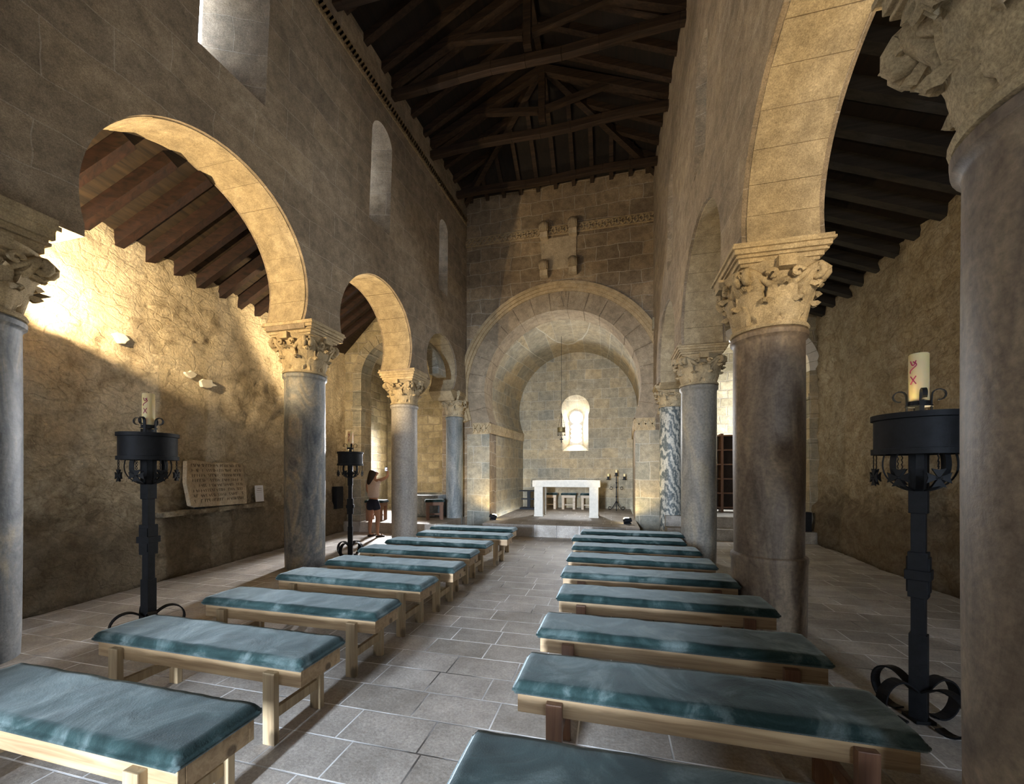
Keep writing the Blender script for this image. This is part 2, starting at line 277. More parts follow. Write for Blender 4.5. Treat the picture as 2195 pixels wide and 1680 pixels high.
# ------------------------------------------------------------------ mesh helpers
class MB:
    def __init__(s): s.v = []; s.f = []
    def add(s, vs, fs):
        k = len(s.v); s.v += [Vector(a) for a in vs]; s.f += [tuple(i+k for i in f) for f in fs]; return s
    def box(s, c, d, rot=None):
        x, y, z = d[0]/2, d[1]/2, d[2]/2
        vs = [Vector(p) for p in ((-x,-y,-z),(x,-y,-z),(x,y,-z),(-x,y,-z),(-x,-y,z),(x,-y,z),(x,y,z),(-x,y,z))]
        if rot is not None: vs = [rot @ a for a in vs]
        return s.add([a+Vector(c) for a in vs], [(0,3,2,1),(4,5,6,7),(0,1,5,4),(1,2,6,5),(2,3,7,6),(3,0,4,7)])
    def bx(s, x0, x1, y0, y1, z0, z1): return s.box(((x0+x1)/2, (y0+y1)/2, (z0+z1)/2), (x1-x0, y1-y0, z1-z0))
    def beam(s, a, b, w, h, up=(0,0,1)):
        a, b = Vector(a), Vector(b); d = (b-a).normalized(); sd = d.cross(Vector(up)).normalized(); u = sd.cross(d)
        m = Matrix((sd, d, u)).transposed()
        return s.box((a+b)/2, (w, (b-a).length, h), m)
    def lathe(s, prof, n=32, c=(0,0,0), cap=True, phase=0.0):
        vs = []; fs = []
        for r, z in prof:
            for i in range(n):
                a = 2*PI*i/n+phase; vs.append((c[0]+r*math.cos(a), c[1]+r*math.sin(a), c[2]+z))
        m = len(prof)
        for j in range(m-1):
            for i in range(n):
                k = (i+1) % n; fs.append((j*n+i, j*n+k, (j+1)*n+k, (j+1)*n+i))
        if cap:
            fs.append(tuple(range(n-1, -1, -1))); fs.append(tuple((m-1)*n+i for i in range(n)))
        return s.add(vs, fs)
    def tube(s, pts, r, n=8, closed=False, flat=1.0):
        pts = [Vector(p) for p in pts]; N = len(pts); rs = r if isinstance(r, (list, tuple)) else [r]*N
        up = Vector((0.01, 0.02, 1)); vs = []; fs = []; pv = None
        for i, p in enumerate(pts):
            t = (pts[(i+1) % N]-pts[i-1]) if closed else (pts[min(i+1, N-1)]-pts[max(i-1, 0)])
            t.normalize()
            if pv is None:
                ref = up if abs(t.dot(Vector((0, 0, 1)))) < 0.9 else Vector((1, 0.1, 0)); sd = t.cross(ref).normalized()
            else: sd = (pv-t*pv.dot(t)).normalized()
            pv = sd; u = sd.cross(t)
            for k in range(n):
                a = 2*PI*k/n; vs.append(p+sd*math.cos(a)*rs[i]+u*math.sin(a)*rs[i]*flat)
        L = N if closed else N-1
        for i in range(L):
            j = (i+1) % N
            for k in range(n):
                q = (k+1) % n; fs.append((i*n+k, i*n+q, j*n+q, j*n+k))
        if not closed: fs.append(tuple(range(n-1, -1, -1))); fs.append(tuple((N-1)*n+k for k in range(n)))
        return s.add(vs, fs)
    def strip(s, pts, width_dir, w, t):
        """flat iron bar following pts, wide along width_dir, t thick"""
        pts = [Vector(p) for p in pts]; wd = Vector(width_dir).normalized(); N = len(pts); vs = []; fs = []
        for i, p in enumerate(pts):
            tt = (pts[min(i+1, N-1)]-pts[max(i-1, 0)]).normalized(); nn = wd.cross(tt).normalized()
            for a, b in ((-1,-1),(1,-1),(1,1),(-1,1)): vs.append(p+wd*a*w/2+nn*b*t/2)
        for i in range(N-1):
            for k in range(4):
                q = (k+1) % 4; fs.append((i*4+k, i*4+q, (i+1)*4+q, (i+1)*4+k))
        fs.append((3,2,1,0)); fs.append(tuple((N-1)*4+k for k in range(4)))
        return s.add(vs, fs)
    def prism(s, poly, f0, f1):
        """poly: list of 2D points; f0, f1 map (a,b) to 3D for the two ends"""
        n = len(poly)
        return s.add([f0(*p) for p in poly]+[f1(*p) for p in poly],
                     [tuple(range(n-1, -1, -1)), tuple(range(n, 2*n))]+[(i, (i+1) % n, n+(i+1) % n, n+i) for i in range(n)])
    def sphere(s, c, r, n=12, m=8, sq=(1,1,1)):
        prof = [(max(1e-4, r*math.sin(PI*j/m)), -r*math.cos(PI*j/m)) for j in range(m+1)]
        k = len(s.v); s.lathe(prof, n, (0,0,0), True)
        for v in s.v[k:]: v.x *= sq[0]; v.y *= sq[1]; v.z *= sq[2]; v += Vector(c)
        return s
    def mesh(s, name):
        me = bpy.data.meshes.new(name); me.from_pydata([tuple(v) for v in s.v], [], s.f)
        bm = bmesh.new(); bm.from_mesh(me); bmesh.ops.recalc_face_normals(bm, faces=bm.faces); bm.to_mesh(me); bm.free()
        return me
    def build(s, name, mat, parent=None, bevel=0, seg=2, smooth=None, sub=0):
        me = s.mesh(name)
        if bevel or sub:
            bm = bmesh.new(); bm.from_mesh(me)
            if bevel:
                es = [e for e in bm.edges if len(e.link_faces) == 2 and e.calc_face_angle(0) > 0.6]
                bmesh.ops.bevel(bm, geom=es, offset=bevel, segments=seg, affect='EDGES', profile=0.6)
            bm.to_mesh(me); bm.free()
        o = bpy.data.objects.new(name, me); C.objects.link(o)
        if mat is not None: me.materials.append(mat)
        if parent is not None: o.parent = parent
        if smooth:
            for p in me.polygons: p.use_smooth = True
            me.set_sharp_from_angle(angle=R(smooth))
        return o

def tag(o, label=None, cat=None, group=None, kind=None):
    if label: o['label'] = label
    if cat: o['category'] = cat
    if group: o['group'] = group
    if kind: o['kind'] = kind
    return o
def struct(o): o['kind'] = 'structure'; return o
def empty(name, loc, label, cat, group=None, rz=0):
    o = bpy.data.objects.new(name, None); C.objects.link(o); o.location = loc; o.rotation_euler = (0, 0, rz); o.empty_display_size = 0.1
    return tag(o, label, cat, group)
def copy_tree(o, parent=None):
    c = o.copy(); C.objects.link(c)
    if parent is not None: c.parent = parent
    for ch in list(o.children): copy_tree(ch, c)
    return c
def boolean(o, cutters):
    for c in cutters:
        m = o.modifiers.new('b', 'BOOLEAN'); m.operation = 'DIFFERENCE'; m.object = c; m.solver = 'EXACT'
    bpy.context.view_layer.update()
    dg = bpy.context.evaluated_depsgraph_get(); me = bpy.data.meshes.new_from_object(o.evaluated_get(dg))
    o.modifiers.clear(); old = o.data; o.data = me; bpy.data.meshes.remove(old)
    for c in cutters: bpy.data.objects.remove(c)
def sm(o, ang=35):
    for p in o.data.polygons: p.use_smooth = True
    o.data.set_sharp_from_angle(angle=R(ang))

def horseshoe(cy, cz, r, zspring, zb, jamb=None, n=36):
    """closed outline of a horseshoe opening in (run, height)"""
    a0 = -math.asin(min(1, (cz-zspring)/r))
    pts = [(cy+r*math.cos(a), cz+r*math.sin(a)) for a in [a0+(PI-2*a0)*i/n for i in range(n+1)]]
    j = jamb if jamb is not None else r*math.cos(a0)
    return [(cy+j, zb)]+([(cy+j, zspring)] if jamb else [])+pts+([(cy-j, zspring)] if jamb else [])+[(cy-j, zb)]

# ------------------------------------------------------------------ geometry of the two arcades
def lx(y, z):       # nave face of the north (left) wall
    a = -4.5+0.096*(y-5.5); b = -4.27+0.050*(y-5.24); t = max(0, min(1.05, (z-3.9)/5.0)); return a+(b-a)*t
def rx(y, z):       # nave face of the south (right) wall
    a = 1.16-0.018*(y-4.0); b = 1.31-0.040*(y-4.0); t = max(0, min(1.05, (z-3.6)/5.3)); return a+(b-a)*t
TL, TR = 0.72, 0.66
# arches: centre along the nave, centre height, radius, springing height
LA = [(0.45, 4.35, 1.30, 3.75), (3.88, 4.22, 1.29, 3.86), (6.90, 4.22, 1.07, 3.80), (9.33, 4.24, 0.76, 3.68)]
RA = [(0.0, 3.95, 1.0, 3.62), (2.98, 3.9, 1.10, 3.62), (5.87, 3.93, 1.12, 3.60), (8.68, 3.93, 1.06, 3.58)]
def arcade(name, fx, T, sgn, arches, tops, zbot, wins, ztop=9.35):
    # outline of the wall above the abaci
    mb = MB(); y0, y1 = -3.2, 11.0
    mb.bx(0, T, y0, y1, zbot, ztop); o = mb.build(name, M_wall)
    cut = []
    for i, (cy, cz, r, zs) in enumerate(arches):
        p = horseshoe(cy, cz, r, zs, zbot-0.5)
        cut.append(MB().prism(p, lambda a, b: (-0.5, a, b), lambda a, b: (T+0.5, a, b)).build('cut', None))
    for (cy, w_, zb, zt, wo, zbo, zto) in wins:   # splayed slits: inner size to outer size
        pi_ = horseshoe(cy, zt-w_/2, w_/2, zt-w_/2, zb, n=12); po = horseshoe(cy, zto-wo/2, wo/2, zto-wo/2, zbo, n=12)
        f = lambda t: (lambda a, b: (t, a, b))
        n = len(pi_)
        # extrapolate a little on the nave side and outside
        inn = [(a+(a-c)*0.05/T, b+(b-d)*0.05/T) for (a, b), (c, d) in zip(pi_, po)]
        out = [(c+(c-a)*0.05/T, d+(d-b)*0.05/T) for (a, b), (c, d) in zip(pi_, po)]
        m2 = MB(); m2.add([(-0.05, a, b) for a, b in inn]+[(T+0.05, a, b) for a, b in out],
                          [tuple(range(n-1, -1, -1)), tuple(range(n, 2*n))]+[(i, (i+1) % n, n+(i+1) % n, n+i) for i in range(n)])
        cut.append(m2.build('cut', None))
    boolean(o, cut)
    bm = bmesh.new(); bm.from_mesh(o.data)
    for k in range(28):
        bmesh.ops.bisect_plane(bm, geom=bm.verts[:]+bm.edges[:]+bm.faces[:], plane_co=(0, -3+k*0.5, 0), plane_no=(0, 1, 0))
    for k in range(12):
        bmesh.ops.bisect_plane(bm, geom=bm.verts[:]+bm.edges[:]+bm.faces[:], plane_co=(0, 0, 3.9+k*0.45), plane_no=(0, 0, 1))
    bmesh.ops.triangulate(bm, faces=bm.faces); bm.to_mesh(o.data); bm.free()
    for v in o.data.vertices:
        t = v.co.x; v.co.x = fx(v.co.y, v.co.z)+sgn*t
    struct(o); return o
WL = [(3.92, 0.84, 6.40, 8.15, 0.22, 6.9, 7.95), (6.77, 0.62, 6.22, 8.15, 0.20, 6.8, 7.95), (9.30, 0.46, 6.05, 7.85, 0.18, 6.6, 7.7)]
WR = [(3.1, 0.6, 5.8, 7.5, 0.2, 6.3, 7.35), (5.9, 0.62, 5.72, 7.45, 0.2, 6.3, 7.3), (8.3, 0.55, 5.55, 7.3, 0.18, 6.2, 7.2)]
wl = arcade('wall_left_arcade', lx, TL, -1, LA, None, 3.74, WL)
wr = arcade('wall_right_arcade', rx, TR, 1, RA, None, 3.60, WR)
# narrow glazing at the outside of each slit
kw = 1
for fx, T, s, ws in ((lx, TL, -1, WL), (rx, TR, 1, WR)):
    for (cy, w_, zb, zt, wo, zbo, zto) in ws:
        x = fx(cy, 7.2)+s*(T-0.03)
        struct(MB().bx(x-0.01, x+0.01, cy-wo/2-0.04, cy+wo/2+0.04, zbo-0.05, zto+0.05).build('window_%d' % kw, M_glass)); kw += 1

# voussoirs lining each arch: real wedge blocks with open joints
def ring(name, cy, cz, r, zs, rw, place, d0, d1, mat, n, gap=0.005, a_lo=None, seg=4, jit=0.004, proud=None):
    a0 = -math.asin(min(1, (cz-zs)/r)) if a_lo is None else a_lo
    mb = MB(); tot = PI-2*a0; ru = random.Random(int(cy*100+cz*10))
    for i in range(n):
        s0 = a0+tot*i/n+gap/r/2; s1 = a0+tot*(i+1)/n-gap/r/2; dr = ru.uniform(-jit, jit); dd = ru.uniform(0, jit)
        ri, ro = r-0.012+dr, r+rw
        poly = [(cy+ri*math.cos(s0+(s1-s0)*k/seg), cz+ri*math.sin(s0+(s1-s0)*k/seg)) for k in range(seg+1)]
        poly += [(cy+ro*math.cos(s1+(s0-s1)*k/seg), cz+ro*math.sin(s1+(s0-s1)*k/seg)) for k in range(seg+1)]
        mb.prism(poly, lambda a, b: place(a, b, d0-dd), lambda a, b: place(a, b, d1+dd))
    o = mb.build(name, mat, smooth=20); return struct(o)
trim = 1
for (fx, T, s, arcs, mt) in ((lx, TL, -1, LA, M_arch), (rx, TR, 1, RA, M_arch)):
    for (cy, cz, r, zs) in arcs[1:] + arcs[:1]:
        ring('trim_%d' % trim, cy, cz, r, zs, 0.29, lambda a, b, d, fx=fx, s=s: (fx(a, b)+s*d, a, b), 0.045, T-0.045, mt, 15 if r > 1 else 13); trim += 1

# rope-carved string course high on the north wall
mb = MB(); y = -1.0
while y < 10.6:
    for k, dy in enumerate((0, 0.055)):
        a = (lx(y, 8.62)+0.02, y, 8.55); b = (lx(y, 8.62)+0.02, y+0.09, 8.70)
        mb.beam(a, b, 0.03, 0.05, (1, 0, 0))
    y += 0.075
mb.prism([(-1.0, 8.52), (10.68, 8.52), (10.68, 8.73), (-1.0, 8.73)], lambda a, b: (lx(a, b)-0.05, a, b), lambda a, b: (lx(a, b)+0.012, a, b))
struct(mb.build('trim_%d' % trim, M_hood)); trim += 1

# ------------------------------------------------------------------ floor
mb = MB(); mb.bx(-8.2, 6.2, -3.6, 11.5, -0.12, 0.0); struct(mb.build('floor', M_floor))
# raised chapel floors and chancel platform
mb = MB(); mb.bx(-3.05, 0.62, 9.25, 14.6, 0.0, 0.285); struct(mb.build('trim_%d' % trim, M_floor, bevel=0.008)); trim += 1
mb = MB(); mb.bx(-7.6, -4.05, 8.93, 13.2, 0.0, 0.26); struct(mb.build('trim_%d' % trim, M_floor, bevel=0.008)); trim += 1
mb = MB(); mb.bx(1.25, 4.6, 9.75, 10.35, 0.0, 0.25); mb.bx(1.25, 6.0, 10.05, 13.2, 0.25, 0.5); struct(mb.build('trim_%d' % trim, M_step, bevel=0.006)); trim += 1
# slightly raised footing of slabs along the base of the north aisle wall
def wlx(y): return -6.05-0.12*(y-2.9)

# ------------------------------------------------------------------ aisle walls (rough masonry, real relief)
def rough_wall(name, p0, p1, z0, z1, thick, mat, amp, seed, step=0.09, footing=0.0, sgn=1):
    ru = random.Random(seed); a, b = Vector((*p0, 0)), Vector((*p1, 0)); L = (b-a).length; d = (b-a)/L; nrm = Vector((d.y, -d.x, 0))*sgn
    nu = int(L/step); nv = int((z1-z0)/step)
    from mathutils import noise as mn
    mb = MB(); vs = []; fs = []
    for j in range(nv+1):
        for i in range(nu+1):
            p = a+d*L*i/nu; z = z0+(z1-z0)*j/nv
            q = Vector((p.x*1.3+seed, p.y*1.3, z*1.9))
            cell = mn.voronoi(q*1.25)[0]; e = min(0.25, cell[1]-cell[0])/0.25
            h = amp*(e*0.4+mn.fractal(q*1.6, 0.8, 2.2, 5)*0.9+0.5*mn.fractal(q*6, 0.9, 2.0, 3))
            if footing: 
                zz = z-0.82-0.1*mn.noise(q*0.5); h += footing*(1/(1+math.exp(max(-40, min(40, zz/0.02)))))
            vs.append(p+nrm*h+Vector((0, 0, z)))
    W = nu+1
    for j in range(nv):
        for i in range(nu): fs.append((j*W+i, j*W+i+1, (j+1)*W+i+1, (j+1)*W+i))
    k = len(vs)
    # solid back
    c0, c1 = a-nrm*thick, b-nrm*thick
    vs += [c0+Vector((0, 0, z0)), c1+Vector((0, 0, z0)), c1+Vector((0, 0, z1)), c0+Vector((0, 0, z1))]
    fs.append((k+1, k, k+3, k+2))
    fs.append(tuple([k, k+1]+[i for i in range(nu, -1, -1)]))
    fs.append(tuple([k+2, k+3]+[nv*W+i for i in range(0, nu+1)]))
    fs.append(tuple([k+3, k]+[j*W for j in range(0, nv+1)]))
    fs.append(tuple([k+1, k+2]+[j*W+nu for j in range(nv, -1, -1)]))
    mb.add(vs, fs); o = mb.build(name, mat); sm(o, 180); return struct(o)
rough_wall('wall_left_aisle', (wlx(-3.3), -3.3), (wlx(9.15), 9.15), 0, 4.74, 0.6, M_rub, 0.035, 3, 0.07, 0.05)
rough_wall('wall_right_aisle', (3.85, -3.3), (4.38, 10.2), 0, 5.14, 0.6, M_rub2, 0.05, 11, 0.09, 0.10, -1)

# west wall with the open door (behind the camera)
mb = MB(); mb.bx(-8, 5.5, -3.9, -3.2, 0, 10.6); o = mb.build('wall_west', M_wall)
boolean(o, [MB().bx(-2.12, -0.68, -4.2, -3.0, -0.1, 2.55).build('cut', None), MB().bx(2.55, 3.25, -4.2, -3.0, 1.5, 2.9).build('cut', None), MB().bx(-5.15, -4.75, -4.2, -3.0, 1.5, 2.9).build('cut', None)]); struct(o)  # both small side openings are added to bring cool light into the aisles
struct(MB().bx(2.5, 3.3, -3.75, -3.72, 1.45, 2.95).build('window_%d' % kw, M_glass)); kw += 1  # glazing of the added south aisle window
struct(MB().bx(-5.2, -4.7, -3.75, -3.72, 1.45, 2.95).build('window_%d' % kw, M_glass)); kw += 1  # glazing of the added north aisle window

# porch outside the door, its outer arch lets the daylight in
mb = MB(); mb.bx(-3.6, -3.0, -8.1, -3.9, 0, 3.6); mb.bx(0.2, 0.8, -8.1, -3.9, 0, 3.6); struct(mb.build('wall_porch', M_wall))
struct(MB().bx(-3.6, 0.8, -8.1, -3.9, 3.3, 3.6).build('ceiling_porch', M_wall)); struct(MB().bx(-3.6, 0.8, -8.1, -3.6, -0.12, 0.0).build('floor_porch', M_floor))
mb = MB(); mb.bx(-3.0, 0.2, -8.0, -7.5, 0, 3.3); o = mb.build('wall_porch_end', M_wall)
boolean(o, [MB().bx(-1.80, -1.0, -8.4, -7.0, -0.1, 2.8).build('cut', None)]); struct(o)

# ------------------------------------------------------------------ east wall with the chancel arch
CX, ZC, RC = -1.36, 3.78, 2.12
mb = MB(); mb.bx(-4.75, 1.75, 10.7, 11.4, 0, 9.3); o = mb.build('wall_east', M_east)
p = horseshoe(CX, ZC, RC, 2.92, -0.5, jamb=1.965, n=60)
boolean(o, [MB().prism(p, lambda a, b: (a, 10.0, b), lambda a, b: (a, 12.0, b)).build('cut', None)]); struct(o)
plc = lambda a, b, d: (a, 10.7+d, b)
ring('trim_%d' % trim, CX, ZC, RC, 2.92, 0.48, plc, -0.012, 0.705, M_arch2, 19, 0.022, seg=5, jit=0.006); trim += 1
# moulded hood over the arch
mb = MB(); ns = 90
for (r0, r1, dp) in ((2.60, 2.68, 0.045), (2.675, 2.76, 0.085), (2.755, 2.84, 0.12)):
    for i in range(ns):
        s0 = -0.30+(PI+0.6)*i/ns; s1 = -0.30+(PI+0.6)*(i+1)/ns
        poly = [(CX+r0*math.cos(s0), ZC+r0*math.sin(s0)), (CX+r0*math.cos(s1), ZC+r0*math.sin(s1)), (CX+r1*math.cos(s1), ZC+r1*math.sin(s1)), (CX+r1*math.cos(s0), ZC+r1*math.sin(s0))]
        mb.prism(poly, lambda a, b: (a, 10.72, b), lambda a, b: (a, 10.7-dp, b))
o = mb.build('trim_%d' % trim, M_hood, smooth=30); struct(o); trim += 1
# small carved cross above the keystone
mb = MB()
for k in range(4):
    a = k*PI/2; c, s_ = math.cos(a), math.sin(a); L = 0.2 if k != 3 else 0.30
    if k in (0, 2): L = 0.13
    q = [(0.02, 0.0), (L, 0.075), (L, -0.075)]
    mb.prism([(CX+0.05+x*c-y_*s_, 6.28+x*s_+y_*c) for x, y_ in q], lambda a_, b: (a_, 10.72, b), lambda a_, b: (a_, 10.665, b))
struct(mb.build('trim_%d' % trim, M_arch2, bevel=0.006)); trim += 1
# impost blocks with carved lozenges, both jambs, running back into the apse
def impost(x0, x1, y0, y1, z0, z1):
    mb = MB(); mb.bx(x0, x1, y0, y1, z0, z1)
    fr = abs(x1-x0) > abs(y1-y0)
    return mb
def apse_half(y):   # centre and half width of the apse at depth y
    t = (y-10.7)/3.25; return (-1.36+0.18*t, 1.965-0.08*t)
mb = MB(); mbj = []
for sd in (-1, 1):
    # band on the pier front
    xj = CX+sd*1.965
    xe = CX+sd*2.45
    mb.bx(min(xj, xe), max(xj, xe), 10.68, 10.72, 2.60, 2.92)
    n = 3
    for i in range(n):
        xc = xj+(xe-xj)*(i+0.5)/n
        for k in (-1, 1):
            mb.beam((xc-0.07, 10.66, 2.76-k*0.12), (xc+0.07, 10.66, 2.76+k*0.12), 0.03, 0.045, (0, 1, 0))
    # band along the jamb and the apse side wall
    for i in range(34):
        ya = 10.7+i*0.095; c0, h0 = apse_half(ya); c1, h1 = apse_half(ya+0.095)
        xa, xb = c0+sd*h0, c1+sd*h1
        mb.add([(xa, ya, 2.62), (xb, ya+0.095, 2.62), (xb, ya+0.095, 2.9), (xa, ya, 2.9), (xa-sd*0.03, ya, 2.62), (xb-sd*0.03, ya+0.095, 2.62), (xb-sd*0.03, ya+0.095, 2.9), (xa-sd*0.03, ya, 2.9)],
               [(4,5,6,7), (0,1,5,4), (3,2,6,7), (0,4,7,3), (1,2,6,5)])
        mb.beam((xa-sd*0.035, ya+0.01, 2.64), (xb-sd*0.035, ya+0.08, 2.88), 0.02, 0.025, (1, 0, 0))
        mb.beam((xa-sd*0.035, ya+0.08, 2.64), (xb-sd*0.035, ya+0.01, 2.88), 0.02, 0.025, (1, 0, 0))
struct(mb.build('trim_%d' % trim, M_hood)); trim += 1
# pier facing between arch jamb and respond column: thin paler skin of blocks
mb = MB()
for sd in (-1, 1):
    xj = CX+sd*1.96; xe = CX+sd*2.62
    mb.bx(min(xj, xe), max(xj, xe), 10.685, 10.72, 0, 2.60)
    mb.bx(min(xj, xe), max(xj, xe), 10.69, 10.72, 2.92, 3.5) if False else None
struct(mb.build('trim_%d' % trim, M_pier)); trim += 1

# carved frieze across the east wall
struct(MB().bx(-4.1, 1.15, 10.665, 10.72, 7.91, 8.12).build('trim_%d' % trim, M_arch2)); trim += 1
mb = MB(); mb.bx(-4.1, 1.15, 10.645, 10.66, 7.89, 7.915); mb.bx(-4.1, 1.15, 10.645, 10.66, 8.115, 8.14)
x = -4.05
while x < 1.1:
    for k in (-1, 1):
        mb.beam((x, 10.645, 8.015-k*0.09), (x+0.15, 10.645, 8.015+k*0.09), 0.035, 0.035, (0, 1, 0))
    x += 0.15
struct(mb.build('trim_%d' % trim, M_hood)); trim += 1

# apse: side walls and horseshoe barrel vault, back wall with keyhole window
def apse_section(y):
    t = (y-10.7)/3.25; c, h = apse_half(y); r = 2.12-0.10*t; zc = 3.78-0.12*t
    p = horseshoe(c, zc, r, 2.9, 0.0, jamb=h, n=40); return p
NS = 14; mb = MB(); vs = []; fs = []
secs = [apse_section(10.7+3.4*i/NS) for i in range(NS+1)]; n = len(secs[0])
for i, s_ in enumerate(secs): vs += [(a, 11.38+(14.1-11.38)*i/NS if i else 11.38, b) for a, b in s_]
for i in range(NS):
    for k in range(n-1): fs.append((i*n+k, i*n+k+1, (i+1)*n+k+1, (i+1)*n+k))
k0 = len(vs)
outp = lambda a, b, i: ((a-secs[i][0][0]*0.5-secs[i][-1][0]*0.5)*1.2+(secs[i][0][0]+secs[i][-1][0])/2, b*1.06+0.05)
for i, s_ in enumerate(secs): vs += [(outp(a, b, i)[0], 11.38+(14.1-11.38)*i/NS, outp(a, b, i)[1] if b > 0.1 else 0) for a, b in s_]
for i in range(NS):
    for k in range(n-1): fs.append((k0+i*n+k, k0+(i+1)*n+k, k0+(i+1)*n+k+1, k0+i*n+k+1))
for k in range(n-1):
    fs.append((k, k0+k, k0+k+1, k+1)); fs.append((NS*n+k, NS*n+k+1, k0+NS*n+k+1, k0+NS*n+k))
for i in range(NS):
    fs.append((i*n, (i+1)*n, k0+(i+1)*n, k0+i*n)); e = n-1; fs.append((i*n+e, k0+i*n+e, k0+(i+1)*n+e, (i+1)*n+e))
mb.add(vs, fs); o = mb.build('wall_apse', M_apse, smooth=30); struct(o)
# transverse blocks of the front ring of the vault already lie in the chancel arch; back wall:
YB = 13.95
mb = MB(); mb.bx(-3.9, 1.5, YB, YB+0.75, 0, 6.4); o = mb.build('wall_apse_end', M_apse)
WX, WZ = -1.215, 3.40     # keyhole centre
def keyhole(r, zt, hw, zb, n=28):
    a0 = -math.acos(min(1, hw/r)); a0 = -abs(a0)
    pts = [(WX+r*math.cos(a), zt+r*math.sin(a)) for a in [a0+(PI-2*a0)*i/n for i in range(n+1)]]
    return [(WX+hw, zb)]+pts+[(WX-hw, zb)]
ko = keyhole(0.505, 3.72, 0.46, 2.25); ki = keyhole(0.29, 3.47, 0.235, 2.50)
n = len(ko)
cut = MB(); cut.add([(a, YB-0.02, b) for a, b in ko]+[(a, YB+0.42, b) for a, b in ki]+[(a, YB+1.0, b) for a, b in ki],
    [tuple(range(n-1, -1, -1)), tuple(range(2*n, 3*n))]+[(j*n+i, j*n+(i+1) % n, (j+1)*n+(i+1) % n, (j+1)*n+i) for i in range(n) for j in (0, 1)])
boolean(o, [cut.build('cut', None)]); struct(o)
# stone lattice of stacked discs in the keyhole
mb = MB(); slab = MB().prism(keyhole(0.30, 3.47, 0.245, 2.49), lambda a, b: (a, YB+0.44, b), lambda a, b: (a, YB+0.50, b)).build('window_%d' % kw, M_white)
cuts = [MB().prism([(WX+0.225*math.cos(2*PI*k/28), 3.47+0.225*math.sin(2*PI*k/28)) for k in range(28)], lambda a, b: (a, YB+0.3, b), lambda a, b: (a, YB+0.6, b)).build('cut', None)]
for i in range(4):
    zc = 3.14-0.155*i
    cuts.append(MB().prism([(WX+0.198*math.cos(2*PI*k/24), zc+0.10*math.sin(2*PI*k/24)) for k in range(24)], lambda a, b: (a, YB+0.3, b), lambda a, b: (a, YB+0.6, b)).build('cut', None))
boolean(slab, cuts); struct(slab); kw += 1
# frieze across the apse end wall
mb = MB()
for x0, x1 in ((-3.1, -1.69), (-0.74, 0.72)):
    mb.bx(x0, x1, YB-0.025, YB+0.02, 2.62, 2.86)
    x = x0+0.05
    while x < x1-0.1:
        mb.beam((x, YB-0.028, 2.66), (x+0.12, YB-0.028, 2.82), 0.015, 0.02, (0, 1, 0)); mb.beam((x, YB-0.028, 2.82), (x+0.12, YB-0.028, 2.66), 0.015, 0.02, (0, 1, 0)); x += 0.14
struct(mb.build('trim_%d' % trim, M_apse)); trim += 1

# ------------------------------------------------------------------ side chapels beyond the aisle ends
def end_wall(name, x0, x1, y, T, ztop, ax, az, ar, zs, jamb, mat, zb=0.2):
    mb = MB(); mb.bx(x0, x1, y, y+T, 0, ztop); o = mb.build(name, mat)
    boolean(o, [MB().prism(horseshoe(ax, az, ar, zs, zb, jamb=jamb, n=32), lambda a, b: (a, y-0.5, b), lambda a, b: (a, y+T+0.5, b)).build('cut', None)])
    return struct(o)
end_wall('wall_left_end', -7.5, -5.02, 9.08, 0.4, 6.4, -5.32, 3.95, 0.99, 3.95, 0.97, M_chap)
end_wall('wall_right_end', 1.82, 5.0, 10.05, 0.5, 6.9, 3.22, 3.75, 1.03, 3.75, 1.01, M_chap)
ring('trim_%d' % trim, -5.32, 3.95, 0.97, 3.95, 0.24, lambda a, b, d: (a, 9.08+d, b), -0.03, 0.41, M_pier, 17, 0.008); trim += 1
ring('trim_%d' % trim, 3.22, 3.75, 1.01, 3.75, 0.20, lambda a, b, d: (a, 10.05+d, b), -0.03, 0.51, M_white, 17, 0.008); trim += 1  # white stone chosen to put the daylight on this arch into its colour
mb = MB(); mb.bx(-6.56, -6.25, 9.02, 9.5, 3.12, 3.24); mb.bx(4.17, 4.45, 9.98, 10.6, 3.12, 3.25)
for k in range(9):
    mb.bx(-6.53, -6.28, 9.045, 9.49, 0.27+k*0.317, 0.58+k*0.317); mb.bx(4.20, 4.42, 10.0, 10.56, 0.27+k*0.317, 0.58+k*0.317)
for k in range(2): mb.bx(-6.53, -6.28, 9.045, 9.49, 3.25+k*0.35, 3.59+k*0.35); mb.bx(4.20, 4.42, 10.0, 10.56, 3.255+k*0.245, 3.495+k*0.245)
struct(mb.build('trim_%d' % trim, M_pier)); trim += 1
# chapel rooms
mb = MB(); mb.bx(-7.6, -3.9, 12.3, 12.9, 0, 5.4); o = mb.build('wall_left_chapel_end', M_chap)
boolean(o, [MB().bx(-7.05, -6.45, 12.0, 13.2, 1.6, 3.2).build('cut', None)]); struct(o)
struct(MB().bx(-7.9, -7.5, 9.0, 12.9, 0, 5.4).build('wall_left_chapel', M_chap))
struct(MB().bx(-7.9, -4.75, 9.4, 12.9, 5.1, 5.4).build('ceiling_left_chapel', M_chap))
struct(MB().bx(-4.3, -3.6, 11.35, 12.4, 0, 5.4).build('wall_left_chapel_inner', M_chap))
struct(MB().bx(1.0, 5.6, 12.6, 13.1, 0, 5.4).build('wall_right_chapel_end', M_chap))
mb = MB(); mb.bx(4.55, 5.1, 10.3, 13.1, 0, 5.4); o = mb.build('wall_right_chapel', M_chap)
boolean(o, [MB().bx(4.0, 6.0, 11.2, 12.0, 1.9, 3.7).build('cut', None)]); struct(o)
struct(MB().bx(1.0, 5.6, 10.5, 13.1, 5.1, 5.4).build('ceiling_right_chapel', M_chap))
struct(MB().bx(1.2, 1.7, 11.35, 12.7, 0, 5.4).build('wall_right_chapel_inner', M_chap))

